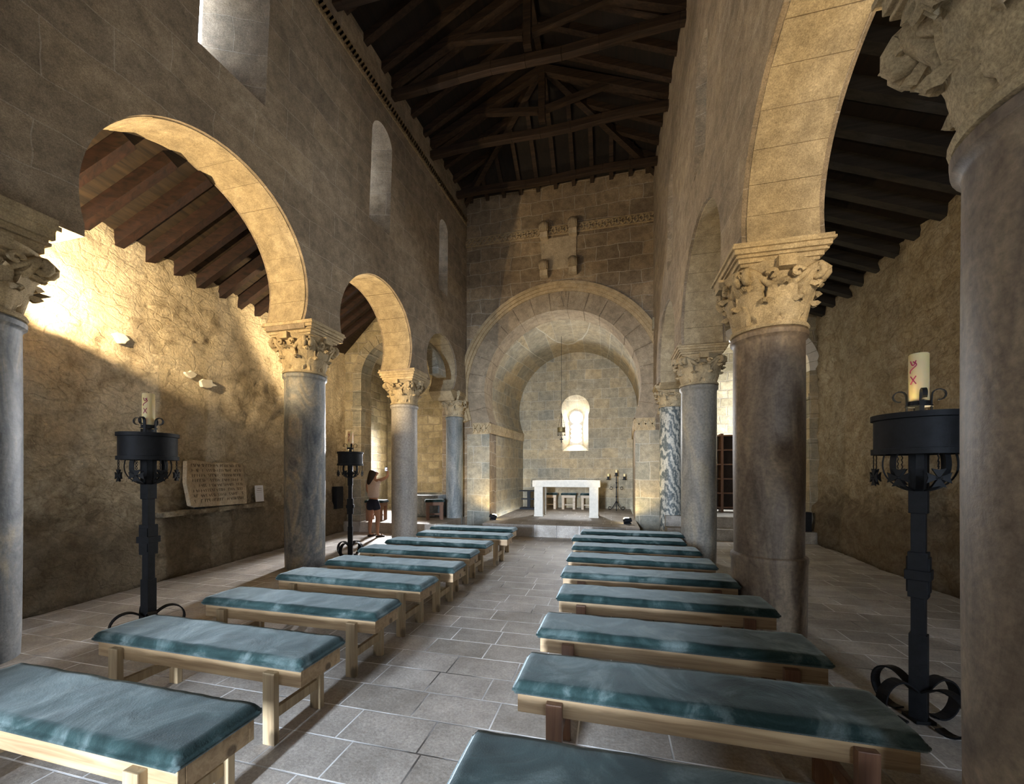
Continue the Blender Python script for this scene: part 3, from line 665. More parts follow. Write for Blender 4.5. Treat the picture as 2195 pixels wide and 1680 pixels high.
# ------------------------------------------------------------------ nave roof: hipped towards the east
ZE, ZR, XR, YH = 9.02, 10.55, -1.47, 8.62
def slab4(mb, p, t=0.06):
    p = [Vector(q) for q in p]; nrm = (p[1]-p[0]).cross(p[-1]-p[0]).normalized()
    if nrm.z < 0: nrm = -nrm
    k = len(p); mb.add(p+[q+nrm*t for q in p], [tuple(range(k-1, -1, -1)), tuple(range(k, 2*k))]+[(i, (i+1) % k, k+(i+1) % k, k+i) for i in range(k)])
mb = MB()
slab4(mb, [(-4.9, -3.6, ZE-0.1), (-4.9, 11.3, ZE-0.1), (XR, YH, ZR), (XR, -3.6, ZR)])
slab4(mb, [(1.96, -3.6, ZE-0.1), (1.96, 11.3, ZE-0.1), (XR, YH, ZR), (XR, -3.6, ZR)])
slab4(mb, [(-4.9, 11.3, ZE-0.1), (1.96, 11.3, ZE-0.1), (XR, YH, ZR)])
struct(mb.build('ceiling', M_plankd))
sl = (ZR-ZE+0.1)/(3.43)
def ord_(i): return ['nearest', 'second', 'third', 'fourth', 'fifth', 'sixth', 'seventh', 'eighth', 'ninth', 'tenth', 'eleventh', 'twelfth', 'thirteenth', 'fourteenth', 'fifteenth', 'sixteenth', 'seventeenth', 'eighteenth', 'nineteenth', 'twentieth'][i]
ys = [3.6+0.52*i for i in range(14)]
for side in (-1, 1):
    for i, y in enumerate(ys):
        xe = -4.75 if side < 0 else 1.8
        fr = 1.0 if y < YH else max(0.15, 1-(y-YH)/2.7)
        xt = xe+(XR-xe)*fr
        z0 = ZE-0.1+0.15*sl; 
        zt = z0+abs(xt-xe)*sl
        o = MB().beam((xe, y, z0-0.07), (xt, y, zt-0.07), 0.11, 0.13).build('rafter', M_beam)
        tag(o, 'dark wooden rafter of the high nave roof, %s along the %s slope' % (ord_(i), 'left' if side < 0 else 'right'), 'rafter', 'rafters of the nave roof')
for i, x in enumerate([-3.85, -3.37, -2.89, -2.41, -1.93, -1.45, -0.97, -0.49, 0.0, 0.48, 0.9]):
    dx = abs(x-XR); yt = YH+dx/3.43*2.65; zt = ZR-(yt-YH)/2.68*(ZR-ZE+0.1)
    o = MB().beam((x, 11.2, ZE-0.1+0.02), (x, yt, zt-0.04), 0.10, 0.15).build('rafter', M_beam)
    tag(o, 'short dark rafter resting on the east wall top, %s from the left' % ('first' if i == 0 else ord_(i)), 'rafter', 'rafters over the east wall')
for i, (y, z) in enumerate(((2.2, 8.98), (3.85, 8.98), (5.45, 8.98), (7.05, 8.98), (8.61, 8.98), (10.05, 8.98))):
    tr = empty('roof_truss', (XR, y, z), 'dark timber roof truss with tie beam, %s one over the nave' % (['hidden first', 'hidden second', 'nearest visible', 'second visible', 'third visible', 'farthest'][i]), 'roof truss', 'roof trusses')
    def P(x, z_): return (x-XR, 0, z_-z)
    sag = [P(-4.75+6.5*k/10, z+0.03*math.sin(k*1.3+i)) for k in range(11)]
    m = MB()
    for a, b in zip(sag[:-1], sag[1:]): m.beam(a, b, 0.13, 0.15)
    m.build('tie_beam', M_beam, tr, bevel=0.012)
    if y < YH+0.1:
        for sd in (-1, 1):
            MB().beam(P(XR+sd*3.2, ZE-0.04), P(XR+sd*0.05, ZR-0.24), 0.13, 0.16).build('principal_rafter', M_beam, tr)
            MB().beam(P(XR+sd*0.08, 9.45), P(XR+sd*1.45, ZR-0.85), 0.10, 0.11).build('strut', M_beam, tr)
        MB().bx(-0.07, 0.07, -0.07, 0.07, 9.2-z, ZR-0.15-z).build('king_post', M_beam, tr)
for sd, nm in ((-1, 'left'), (1, 'right')):
    o = MB().beam((XR, YH, ZR-0.12), (-4.5 if sd < 0 else 1.55, 11.0, ZE-0.12), 0.13, 0.16).build('hip_rafter', M_beam)
    tag(o, 'dark hip rafter running down to the %s corner of the east wall' % nm, 'rafter')
o = MB().beam((XR, -3.3, ZR-0.1), (XR, YH, ZR-0.1), 0.12, 0.18).build('ridge_beam', M_beam); tag(o, 'dark ridge beam along the top of the nave roof', 'beam')

# aisle roofs
mL = 0.957
def lz(x, y): return 4.60+(x-wlx(y))*mL
mb = MB()
for k in range(14):     # boards follow the tapering aisle
    ya, yb = -3.5+k*0.925, -3.5+(k+1)*0.925
    xa, xb = lx(ya, 5.2)-TL+0.16, lx(yb, 5.2)-TL+0.16
    slab4(mb, [(wlx(ya)-0.6, ya, lz(wlx(ya)-0.6, ya)+0.02), (wlx(yb)-0.6, yb, lz(wlx(yb)-0.6, yb)+0.02), (xb, yb, lz(xb, yb)+0.02), (xa, ya, lz(xa, ya)+0.02)], 0.05)
struct(mb.build('ceiling_left_aisle', M_plank))
i = 0
for y in [1.05+0.385*k for k in range(21)]:
    if y > 8.5: break
    xw = wlx(y); te = (lx(y+0.35, 5.2)-TL+0.05-xw)/0.78; d = (0.78, 0.34, 0.78)
    if te < 0.2: break
    zz = 4.60-0.07
    o = MB().beam((xw-0.3*d[0], y-0.3*d[1], zz-0.3*d[2]), (xw+te*d[0], y+te*d[1], zz+te*d[2]), 0.12, 0.15).build('rafter', M_raft)
    tag(o, 'reddish brown rafter of the left aisle roof, %s counted from the near end' % (ord_(i)), 'rafter', 'rafters of the left aisle roof'); i += 1
mR = 0.42
mb = MB(); slab4(mb, [(4.9, -3.4, 5.02-0.65*mR), (4.9, 10.6, 5.02-0.65*mR), (1.6, 10.6, 5.02+2.65*mR), (1.6, -3.4, 5.02+2.65*mR)], 0.05)
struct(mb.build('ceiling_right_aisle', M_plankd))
i = 0
for y in [2.2+0.47*k for k in range(17)]:
    o = MB().beam((4.7, y, 5.02-0.45*mR-0.08), (1.75, y, 5.02+2.5*mR-0.08), 0.12, 0.16).build('rafter', M_black)
    tag(o, 'black rafter of the right aisle roof, %s counted from the near end' % ord_(i), 'rafter', 'rafters of the right aisle roof'); i += 1

# ------------------------------------------------------------------ columns
def leaf(mb, ang, r0, z0, h, wd, curl, rib=5, bulge=0.0, ns=11, nt=9, thick=0.018, belly=0.0):
    """one acanthus leaf hugging the bell then curling outward at the tip"""
    ca, sa = math.cos(ang), math.sin(ang); front = []; back = []
    for i in range(ns+1):
        s = i/ns
        if s < 0.68: out = belly*s*1.2; z = h*s*1.22
        else:
            q = (s-0.68)/0.32*PI*0.82; out = belly*0.68*1.2+curl*(1-math.cos(q))*0.62; z = h*0.83+curl*0.75*math.sin(q)*0.9
        wv = wd*(0.62+0.55*math.sin(min(1, s*1.25)*PI*0.62))*(1 if s < 0.55 else max(0.22, math.cos((s-0.55)/0.45*PI*0.46)))
        for j in range(nt+1):
            t = -1+2*j/nt
            ribd = 0.17*wd*math.cos(t*PI*rib)*0.6+0.26*wd*(1-abs(t))
            wob = 1+0.09*math.sin(s*19)
            x = t*wv*wob; o_ = r0+out+ribd*0.6-abs(t)**2*wd*0.12
            front.append((ca*o_-sa*x, sa*o_+ca*x, z0+z-abs(t)**2*h*0.06)); o2 = o_-thick*(1 if s < 0.68 else 0.9)
            zz = z0+z-abs(t)**2*h*0.06-(0 if s < 0.68 else thick*0.7)
            back.append((ca*o2-sa*x, sa*o2+ca*x, zz))
    W = nt+1; K = len(front); fs = []
    for i in range(ns):
        for j in range(nt):
            a, b, c, d = i*W+j, i*W+j+1, (i+1)*W+j+1, (i+1)*W+j
            fs.append((a, b, c, d)); fs.append((K+d, K+c, K+b, K+a))
    for i in range(ns):
        fs.append((i*W, (i+1)*W, K+(i+1)*W, K+i*W)); e = nt; fs.append((i*W+e, K+i*W+e, K+(i+1)*W+e, (i+1)*W+e))
    for j in range(nt):
        fs.append((j, K+j, K+j+1, j+1)); e = ns*W; fs.append((e+j, e+j+1, K+e+j+1, K+e+j))
    mb.add(front+back, fs)

def capital_mesh():
    """unit capital: shaft radius 0.30, height 0.62 from astragal to abacus underside"""
    mb = MB(); H = 0.60
    mb.lathe([(0.30, 0), (0.325, 0.005), (0.335, 0.025), (0.325, 0.045), (0.28, 0.05), (0.27, 0.16), (0.285, 0.28), (0.315, 0.38), (0.36, 0.47), (0.41, 0.54), (0.41, 0.575)], 40)
    for k in range(8): leaf(mb, 2*PI*k/8+PI/8, 0.285, 0.045, 0.20, 0.108, 0.07, belly=0.045, thick=0.03)
    for k in range(8): leaf(mb, 2*PI*k/8, 0.285, 0.12, 0.27, 0.112, 0.08, belly=0.09, rib=4, thick=0.035)
    # corner volutes and stalks
    for k in range(4):
        a = PI/4+k*PI/2
        leaf(mb, a, 0.30, 0.26, 0.22, 0.11, 0.07, rib=3, belly=0.16, thick=0.05)
        for sg in (-1, 1):
            pts = []
            for i in range(22):
                s = i/21
                if s < 0.45:
                    rr = 0.31+0.13*(s/0.45)**1.3; z = 0.34+0.18*(s/0.45)
                    aa = a-sg*(0.55*(1-s/0.45))
                else:
                    q = (s-0.45)/0.55*2.6*PI; rad = 0.06*(1-(s-0.45)/0.55*0.75)
                    rr = 0.435+rad*math.sin(q)*0.9; z = 0.455+rad*math.cos(q); aa = a-sg*0.02
                pts.append((rr*math.cos(aa)-sg*0.03*math.sin(a)*-1, rr*math.sin(aa)-sg*0.03*math.cos(a), z))
            mb.tube(pts, 0.034, 8)
    for k in range(4):     # fleuron and inner helices in the middle of each side
        a = k*PI/2; ca, sa = math.cos(a), math.sin(a)
        mb.box((0.40*ca, 0.40*sa, 0.53), (0.12, 0.14, 0.10), Matrix.Rotation(a, 3, 'Z'))
        for sg in (-1, 1):
            pts = []
            for i in range(12):
                s = i/11; q = s*1.7*PI; rad = 0.045*(1-0.6*s)
                y_ = sg*(0.10+rad*math.cos(q)); z = 0.44+rad*math.sin(q)
                pts.append((0.41*ca-y_*sa, 0.41*sa+y_*ca, z))
            mb.tube(pts, 0.022, 6)
    me = mb.mesh('capital'); me.materials.append(M_cap)
    for p in me.polygons: p.use_smooth = True
    me.set_sharp_from_angle(angle=R(50)); return me
CAPME = capital_mesh()
def abacus(parent, z0, z1, hx, hy, mat, ox=0.0, rot=0):
    h = z1-z0; mb = MB()
    lay = [(0.80, 0, 0.14), (0.86, 0.14, 0.34), (0.93, 0.34, 0.42), (0.90, 0.42, 0.5), (0.97, 0.5, 0.72), (1.03, 0.72, 0.84), (1.0, 0.84, 1.0)]
    vs = []; fs = []; prof = []
    for s_, a, b in lay: prof += [(s_, a), (s_, b)]
    for s_, t in prof:
        for x, y in ((-1,-1), (1,-1), (1,1), (-1,1)): vs.append((ox+x*hx*s_, y*hy*s_, z0+h*t))
    m = len(prof)
    for j in range(m-1):
        for k in range(4): fs.append((j*4+k, j*4+(k+1) % 4, (j+1)*4+(k+1) % 4, (j+1)*4+k))
    fs.append((3,2,1,0)); fs.append(tuple((m-1)*4+k for k in range(4)))
    mb.add(vs, fs); return mb.build('abacus', mat, parent, bevel=0.006)
def column(x, y, r, zneck, zabb, zabt, mat, label, xa, capmat=None, base=None, hx=0.40, hy=0.40, lean=(0, 0)):
    c = empty('column', (x, y, 0), label, 'column', 'columns of the arcades')
    prof = [(r*0.97, 0.0)]
    if base: prof = [(r*1.05, 0.0), (r*1.07, base-0.06), (r*1.10, base-0.02), (r*1.08, base+0.015), (r*0.99, base+0.03)]
    N = 14; z0 = prof[-1][1]
    for i in range(1, N+1):
        t = i/N; prof.append((r*(0.985+0.03*math.sin(t*PI*0.8)), z0+(zneck-0.10-z0)*t))
    prof += [(r*1.02, zneck-0.08), (r*1.09, zneck-0.06), (r*1.10, zneck-0.02), (r*1.03, zneck)]
    sh = MB().lathe(prof, 48).build('shaft', mat, c, smooth=40)
    for v in sh.data.vertices:
        t = v.co.z/zneck; v.co.x += lean[0]*t+0.0; v.co.y += lean[1]*t
    cap = bpy.data.objects.new('capital', CAPME); C.objects.link(cap); cap.parent = c
    s = r/0.30; cap.location = (lean[0], lean[1], zneck); cap.scale = (min(s, hx/0.36), min(s, hy/0.36), (zabb-zneck)/0.575)
    abacus(c, zabb-0.01, zabt, hx, hy, capmat or M_cap, ox=xa-x)
    return c
def xm(fx, y, s, T): return fx(y, 3.7)+s*T/2
specs = [
 # x, y, r, neck, abacus bottom, abacus top, material, label
 (-5.05, 2.02, 0.315, 2.82, 3.40, 3.76, M_mL2, 'grey stone column cut by the left edge of the photo', 'L', None, 0.47, 0.42),
 (-4.86, 5.50, 0.300, 3.10, 3.68, 3.87, M_mL2, 'blue-grey veined marble column with chipped foot, its leafy capital lit golden', 'L', None, 0.46, 0.385),
 (-4.58, 8.22, 0.285, 3.04, 3.56, 3.81, M_mL3, 'smooth pale grey column, second fully visible in the left row, lit golden above', 'L', None, 0.44, 0.33),
 (-4.27, 10.46, 0.235, 3.06, 3.50, 3.75, M_mL4, 'slim streaked grey marble column against the left side of the chancel arch', 'L', None, 0.38, 0.27),
 (1.52, 1.64, 0.325, 2.70, 3.38, 3.63, M_mR2, 'large brown stone column cut by the right edge of the photo', 'R', None, 0.42, 0.42),
 (1.50, 4.42, 0.300, 2.88, 3.45, 3.63, M_mR2, 'thick dark brown column with a ledge near its foot, right row', 'R', 0.72, 0.40, 0.40),
 (1.44, 7.32, 0.275, 2.98, 3.45, 3.62, M_mR3, 'dun grey column between the dark brown column and the swirled one, right row', 'R', None, 0.38, 0.37),
 (1.40, 10.38, 0.245, 3.10, 3.48, 3.62, M_mR4, 'slim column of swirled black and white marble right of the chancel arch', 'R', None, 0.36, 0.32)]
for x, y, r, zn, zb, zt, mt, lb, sd, base, hx, hy in specs:
    xa = xm(lx, y, -1, TL) if sd == 'L' else xm(rx, y, 1, TR)
    column(x, y, r, zn, zb, zt, mt, lb, xa, base=base, hx=hx, hy=hy)

# ------------------------------------------------------------------ benches
def cushion_mesh(L, W, z0, z1):
    bm = bmesh.new(); bmesh.ops.create_cube(bm, size=1)
    for v in bm.verts: v.co = Vector((v.co.x*L, v.co.y*W, (v.co.z+0.5)*(z1-z0)+z0))
    es = [e for e in bm.edges]
    bmesh.ops.subdivide_edges(bm, edges=[e for e in bm.edges if abs(e.verts[0].co.x-e.verts[1].co.x) > 0.1], cuts=60)
    bmesh.ops.subdivide_edges(bm, edges=[e for e in bm.edges if abs(e.verts[0].co.y-e.verts[1].co.y) > 0.1], cuts=15)
    from mathutils import noise as mn
    h = z1-z0
    for v in bm.verts:
        if v.co.z > z1-1e-4:
            ex = min(L/2-abs(v.co.x), 0.05)/0.05; ey = min(W/2-abs(v.co.y), 0.05)/0.05
            k = math.sqrt(max(0, 1-(1-ex)**2))*math.sqrt(max(0, 1-(1-ey)**2))
            v.co.z = z1-h*0.42*(1-k)+0.006*mn.noise(v.co*6)+0.003*mn.noise(v.co*15)
    bmesh.ops.bevel(bm, geom=[e for e in bm.edges if len(e.link_faces) == 2 and e.calc_face_angle(0) > 0.8], offset=0.012, segments=2, affect='EDGES')
    me = bpy.data.meshes.new('cushion'); bm.to_mesh(me); bm.free(); me.materials.append(M_velvet)
    for p in me.polygons: p.use_smooth = True
    return me
def make_bench(L, legmat):
    W = 0.39; b = empty('bench', (0, 0, 0), '', 'bench')
    o = bpy.data.objects.new('cushion', cushion_mesh(L, W, 0.43, 0.492)); C.objects.link(o); o.parent = b
    f = MB(); a, d = L/2-0.025, W/2-0.03
    f.bx(-a, a, -d-0.0, -d+0.03, 0.33, 0.432); f.bx(-a, a, d-0.03, d, 0.33, 0.432)
    f.bx(-a, -a+0.03, -d+0.03, d-0.03, 0.33, 0.432); f.bx(a-0.03, a, -d+0.03, d-0.03, 0.33, 0.432)
    f.bx(-a+0.03, a-0.03, -d+0.03, d-0.03, 0.415, 0.432)
    f.build('frame', M_pine, b, bevel=0.003)
    for sx in (-1, 1):
        for sy in (-1, 1):
            MB().bx(sx*(a-0.19)-0.04, sx*(a-0.19)+0.04, sy*d-0.002 if sy > 0 else -d-0.035, (d+0.035) if sy > 0 else -d+0.002, 0, 0.408).build('leg', legmat, b, bevel=0.004)
        MB().bx(sx*(a-0.19)-0.015, sx*(a-0.19)+0.015, -d, d, 0.13, 0.19).build('stretcher', legmat, b, bevel=0.003)
    return b
LB = make_bench(1.66, M_pinel); RB = make_bench(1.72, M_brown)
YL = [1.12, 1.86, 2.61, 3.37, 4.05, 4.80, 5.48, 6.28, 7.02]; YR = [1.19, 1.93, 2.62, 3.42, 4.17, 4.92, 5.68, 6.39, 7.10]
XLr = [-1.555, -1.665, -1.69, -1.70, -1.66, -1.74, -1.745, -1.63, -1.73]; XRl = [-0.56, -0.485, -0.49, -0.465, -0.52, -0.54, -0.55, -0.62, -0.53]
names = ['nearest', 'second', 'third', 'fourth', 'fifth', 'sixth', 'seventh', 'eighth', 'farthest']
for side, proto, YY, XX, L in (('left', LB, YL, XLr, 1.66), ('right', RB, YR, XRl, 1.72)):
    for i in range(9):
        b = proto if i == 0 else copy_tree(proto)
        xc = XX[i]-L/2 if side == 'left' else XX[i]+L/2
        b.location = (xc, YY[i]+0.195, 0); b.rotation_euler = (0, 0, R(random.uniform(-0.8, 0.8)))
        tag(b, 'pine bench with teal velvet cushion, %s bench of the %s row' % (names[i], side), 'bench', 'benches of the %s row' % side)

# ------------------------------------------------------------------ iron candle stands with an uplight in the drum
def make_stand():
    s = empty('candle_stand', (0, 0, 0), '', 'candle stand')
    q = 0.033
    m = MB(); m.bx(-q, q, -q, q, 0.02, 1.66); m.bx(-0.041, 0.041, -0.041, 0.041, 0.02, 0.54); m.bx(-0.042, 0.042, -0.042, 0.042, 1.29, 1.66)
    m.bx(-0.052, 0.052, -0.045, 0.045, 0.77, 1.05); m.bx(-0.045, 0.045, -0.052, 0.052, 0.80, 1.02); m.bx(-0.066, 0.066, -0.058, 0.058, 0.88, 0.94)
    m.build('post', M_iron, s, bevel=0.003)
    m = MB(); m.box((0, 0, 0.012), (0.11, 0.11, 0.02), Matrix.Rotation(PI/4, 3, 'Z')); m.build('base_plate', M_iron, s)
    for k in range(4):
        a = PI/4+k*PI/2+0.25; ca, sa = math.cos(a), math.sin(a); pts = []
        for i in range(26):
            t = i/25
            if t < 0.35: q_ = t/0.35; rr = 0.035+0.115*q_; z = 0.19+0.065*math.sin(q_*PI/2)
            else:
                q_ = (t-0.35)/0.65; an = PI/2-q_*PI*1.12; rr = 0.15+0.115*math.cos(an); z = 0.131+0.124*math.sin(an)
            pts.append((rr*ca, rr*sa, z))
        MB().strip(pts, (-sa, ca, 0), 0.062, 0.010).build('foot', M_iron, s)
    # drum: open topped band with floor
    m = MB(); Rr = 0.212
    m.lathe([(0.001, 1.665), (Rr-0.004, 1.665), (Rr-0.004, 1.66), (Rr, 1.655), (Rr+0.012, 1.655), (Rr+0.012, 1.69), (Rr, 1.692), (Rr, 1.868), (Rr+0.014, 1.872), (Rr+0.014, 1.905), (Rr-0.010, 1.905), (Rr-0.010, 1.675), (0.001, 1.675)], 56, cap=False)
    m.build('drum', M_iron, s, smooth=40)
    for k in range(8):
        a = k*PI/4+0.15; ca, sa = math.cos(a), math.sin(a); pts = []
        for i in range(15):
            t = i/14; an = -PI/2+t*PI*0.80; pts.append(((0.055+0.085*(1+math.sin(an))/1*0.95)*ca if False else (0.035+0.13*math.sin(t*PI*0.62))*ca, (0.035+0.13*math.sin(t*PI*0.62))*sa, 1.43+0.23*t**1.6))
        MB().strip(pts, (-sa, ca, 0), 0.035, 0.008).build('scroll', M_iron, s)
    for k in range(8):
        a = k*PI/4+0.5; ca, sa = math.cos(a), math.sin(a); R0 = 0.219
        m = MB(); mc = MB()
        for j in range(3): mc.tube([(R0*ca, R0*sa, 1.655-0.03*j), (R0*ca+0.006*sa, R0*sa-0.006*ca, 1.64-0.03*j), (R0*ca, R0*sa, 1.625-0.03*j)], 0.003, 5)
        for jj in range(4):
            b_ = jj*PI/2; cb, sb = math.cos(b_), math.sin(b_)
            poly = [(0.006, -0.006), (0.055, -0.032), (0.047, 0.0), (0.055, 0.032), (0.006, 0.006)]
            f = lambda off: (lambda u, v: (R0*ca-sa*(u*cb-v*sb)+ca*off, R0*sa+ca*(u*cb-v*sb)+sa*off, 1.512+(u*sb+v*cb)))
            m.prism(poly, f(-0.003), f(0.003))
        m.lathe([(0.016, -0.003), (0.016, 0.003)], 10, (R0*ca, R0*sa, 1.512))
        hcx = m.build('hanging_cross', M_iron, s); mc.build('chain', M_iron, hcx)
    # candle holder and its scrolled arms
    m = MB(); m.lathe([(0.047, 1.955), (0.051, 1.955), (0.051, 1.985), (0.047, 1.985)], 24, cap=False); m.lathe([(0.001, 1.95), (0.064, 1.95), (0.064, 1.958), (0.001, 1.958)], 24, cap=False); m.bx(-0.015, 0.015, -0.015, 0.015, 1.66, 1.955)
    for k in range(4):
        a = k*PI/2+0.35; ca, sa = math.cos(a), math.sin(a); pts = [(0.060*ca, 0.060*sa, 1.68), (0.058*ca, 0.058*sa, 1.85), (0.055*ca, 0.055*sa, 1.98)]
        for i in range(12):
            an = PI-i/11*PI*1.55; pts.append(((0.088+0.031*math.cos(an))*ca, (0.088+0.031*math.cos(an))*sa, 2.02+0.033*math.sin(an)))
        m.strip(pts, (-sa, ca, 0), 0.022, 0.006)
    m.build('candle_holder', M_iron, s)
    MB().lathe([(0.001, 1.74), (0.03, 1.745), (0.045, 1.765), (0.045, 1.79), (0.02, 1.80), (0.001, 1.80)], 16, (-0.11, 0.08, 0), cap=False).build('bulb', M_bulb, s, smooth=60)
    return s
st0 = make_stand()
def candle(loc, label):
    c = MB().lathe([(0.001, 0.0), (0.045, 0.0), (0.047, 0.01), (0.047, 0.315), (0.042, 0.322), (0.025, 0.318), (0.001, 0.318)], 32, cap=False).build('candle', M_wax, None, smooth=40)
    c.location = (loc[0], loc[1], loc[2]+1.960); tag(c, label, 'candle', 'thick candles on the iron stands')
    MB().tube([(0, 0, 0.31), (0.003, 0, 0.335)], 0.0025, 5).build('wick', M_iron, c)
    m = MB(); d = math.atan2(-loc[1], -loc[0])-0.55     # red alpha and cross drawn down the candle, facing the nave
    def on(a, z): return (0.0475*math.cos(d+a), 0.0475*math.sin(d+a), z)
    m.tube([on(0.3-0.6*t, 0.275-0.03*abs(math.sin(PI*t*1.0))) for t in [i/8 for i in range(9)]], 0.003, 5)
    m.tube([on(0.35*math.sin(t*5.2), 0.27-0.07*t) for t in [i/12 for i in range(13)]], 0.003, 5)
    m.tube([on(-0.3, 0.13), on(0, 0.155), on(0.3, 0.18)], 0.003, 5); m.tube([on(0.3, 0.13), on(0, 0.155), on(-0.3, 0.18)], 0.003, 5)
    m.build('red_mark', M_red, c)
    return c
stands = [((-4.23, 2.81), 'tall black iron candle stand nearest on the left, before the rough wall', 'cream candle on the nearest left iron stand', 1.5, (-0.10, 0.08), 1.78),
          ((-4.64, 6.36), 'black iron candle stand beside the photographing woman', 'small cream candle on the iron stand beside the woman', 2.5, (-0.10, 0.08), 1.80),
          ((1.86, 3.02), 'large black iron candle stand on the right, between brown columns', 'candle with red marks on the large right iron stand', 2.5, (0.10, 0.08), 1.78),
          ((1.80, 5.62), 'black iron candle stand mostly hidden behind the dark brown column', 'candle on the stand behind the dark brown column', 4, (0.10, 0.10), 1.80)]
for i, ((x, y), lb, cl, pw, (dx, dy), lz_) in enumerate(stands):
    s = st0 if i == 0 else copy_tree(st0)
    s.location = (x, y, 0); s.rotation_euler = (0, 0, [0.1, 0.5, 0.9, 0.2][i]); tag(s, lb, 'candle stand', 'iron candle stands')
    candle((x, y, 0), cl)
    l = bpy.data.lights.new('uplight', 'POINT'); l.energy = pw; l.color = (1.0, 0.76, 0.44); l.shadow_soft_size = 0.02
    o = bpy.data.objects.new('uplight', l); C.objects.link(o); o.location = (x+dx, y+dy, lz_)
# unseen floodlights added behind the capitals for the warm light on aisles and arches
for (x, y, z), ax, pw, half, lb in (((-5.36, 2.54, 3.28), (0.12, 0.70, 0.70), 150, 89, 'added small black floodlight, unseen behind the capital at the left edge'), ((-5.12, 6.00, 3.30), (0.10, 0.75, 0.65), 80, 89, 'added small black floodlight, unseen behind the capital of the blue-grey veined column'), ((1.85, 2.20, 3.25), (-0.05, 0.72, 0.68), 34, 89, 'added small black floodlight, unseen behind the capital at the right edge')):
    f = empty('floodlight', (x, y, z), lb, 'floodlight')
    MB().bx(-0.06, 0.06, -0.13, -0.03, -0.05, 0.05).build('housing', M_iron, f, bevel=0.008); MB().bx(-0.015, 0.015, -0.24, -0.10, -0.02, 0.02).build('bracket', M_iron, f)
    MB().bx(-0.14, 0.08, -0.03, 0.13 if x < -5.2 or x > 0 else 0.09, -0.040, -0.035).build('added_barn_door', M_iron, f)  # unseen plate added to cut off the flood's light below
    l = bpy.data.lights.new('added_aisle_flood', 'SPOT'); l.energy = pw; l.color = (1.0, 0.76, 0.44); l.shadow_soft_size = 0.012; l.spot_size = R(2*half); l.spot_blend = 0.35
    o = bpy.data.objects.new('added_aisle_flood', l); C.objects.link(o); o.location = (x, y, z); o.rotation_euler = Vector(ax).to_track_quat('-Z', 'Y').to_euler()

# ------------------------------------------------------------------ apse furniture
ZP = 0.285
al = empty('altar', (-1.22, 11.35, ZP), 'white stone altar table standing in the apse', 'altar')
MB().bx(-0.93, 0.93, -0.36, 0.36, 0.83, 1.01).build('altar_top', M_white, al, bevel=0.008)
for sx in (-1, 1):
    for sy in (-1, 1):
        m = MB(); m.bx(sx*0.76-0.12, sx*0.76+0.12, sy*0.24-0.09, sy*0.24+0.09, 0.0, 0.83); m.bx(sx*0.76-0.13, sx*0.76+0.13, sy*0.24-0.10, sy*0.24+0.10, 0.0, 0.05)
        m.build('leg', M_white, al, bevel=0.004)
def make_stool(wmat):
    s = empty('stool', (0, 0, 0), '', 'stool')
    o = bpy.data.objects.new('cushion', cushion_mesh(0.52, 0.36, 0.47, 0.54)); C.objects.link(o); o.parent = s
    MB().bx(-0.23, 0.23, -0.15, 0.15, 0.38, 0.472).build('frame', wmat, s, bevel=0.003)
    for sx in (-1, 1):
        for sy in (-1, 1): MB().bx(sx*0.18-0.04, sx*0.18+0.04, sy*0.13-0.03, sy*0.13+0.03, 0, 0.385).build('leg', wmat, s, bevel=0.003)
    MB().bx(-0.18, 0.18, -0.012, 0.012, 0.12, 0.16).build('stretcher', wmat, s)
    return s
M_pine2 = wood('pale_stool_pine', (0.42, 0.30, 0.18), (0.62, 0.50, 0.36), 0, 1.0, 0.5)
sp = make_stool(M_pine2); st_list = [(-2.02, 13.45, ZP, 0, 'pine stool with dark green cushion behind the altar, left one of three'), (-1.38, 13.45, ZP, 0, 'pine stool with dark green cushion behind the altar, middle one of three'),
    (-0.74, 13.45, ZP, 0, 'pine stool with dark green cushion behind the altar, right one of three'), (-6.02, 9.35, 0.26, 0.1, 'wooden stool with dark seat behind the woman'), (-4.62, 9.9, 0.26, 0.5, 'dark wooden stool beside the stone basin')]
for i, (x, y, z, rz, lb) in enumerate(st_list):
    s = sp if i == 0 else copy_tree(sp); s.location = (x, y, z); s.rotation_euler = (0, 0, rz); tag(s, lb, 'stool', 'cushioned wooden stools')
# small dark credence stand at the left of the altar
t = empty('side_table', (-2.68, 13.1, ZP), 'small dark metal side table in the left corner of the apse', 'table')
MB().bx(-0.30, 0.30, -0.2, 0.2, 0.60, 0.63).build('table_top', M_iron, t); MB().bx(-0.05, 0.05, -0.05, 0.05, 0.06, 0.6).build('post', M_iron, t)
MB().bx(-0.26, 0.26, -0.03, 0.03, 0.32, 0.36).build('crossbar', M_iron, t); MB().bx(-0.28, 0.28, -0.17, 0.17, 0.0, 0.06).build('base', M_iron, t)
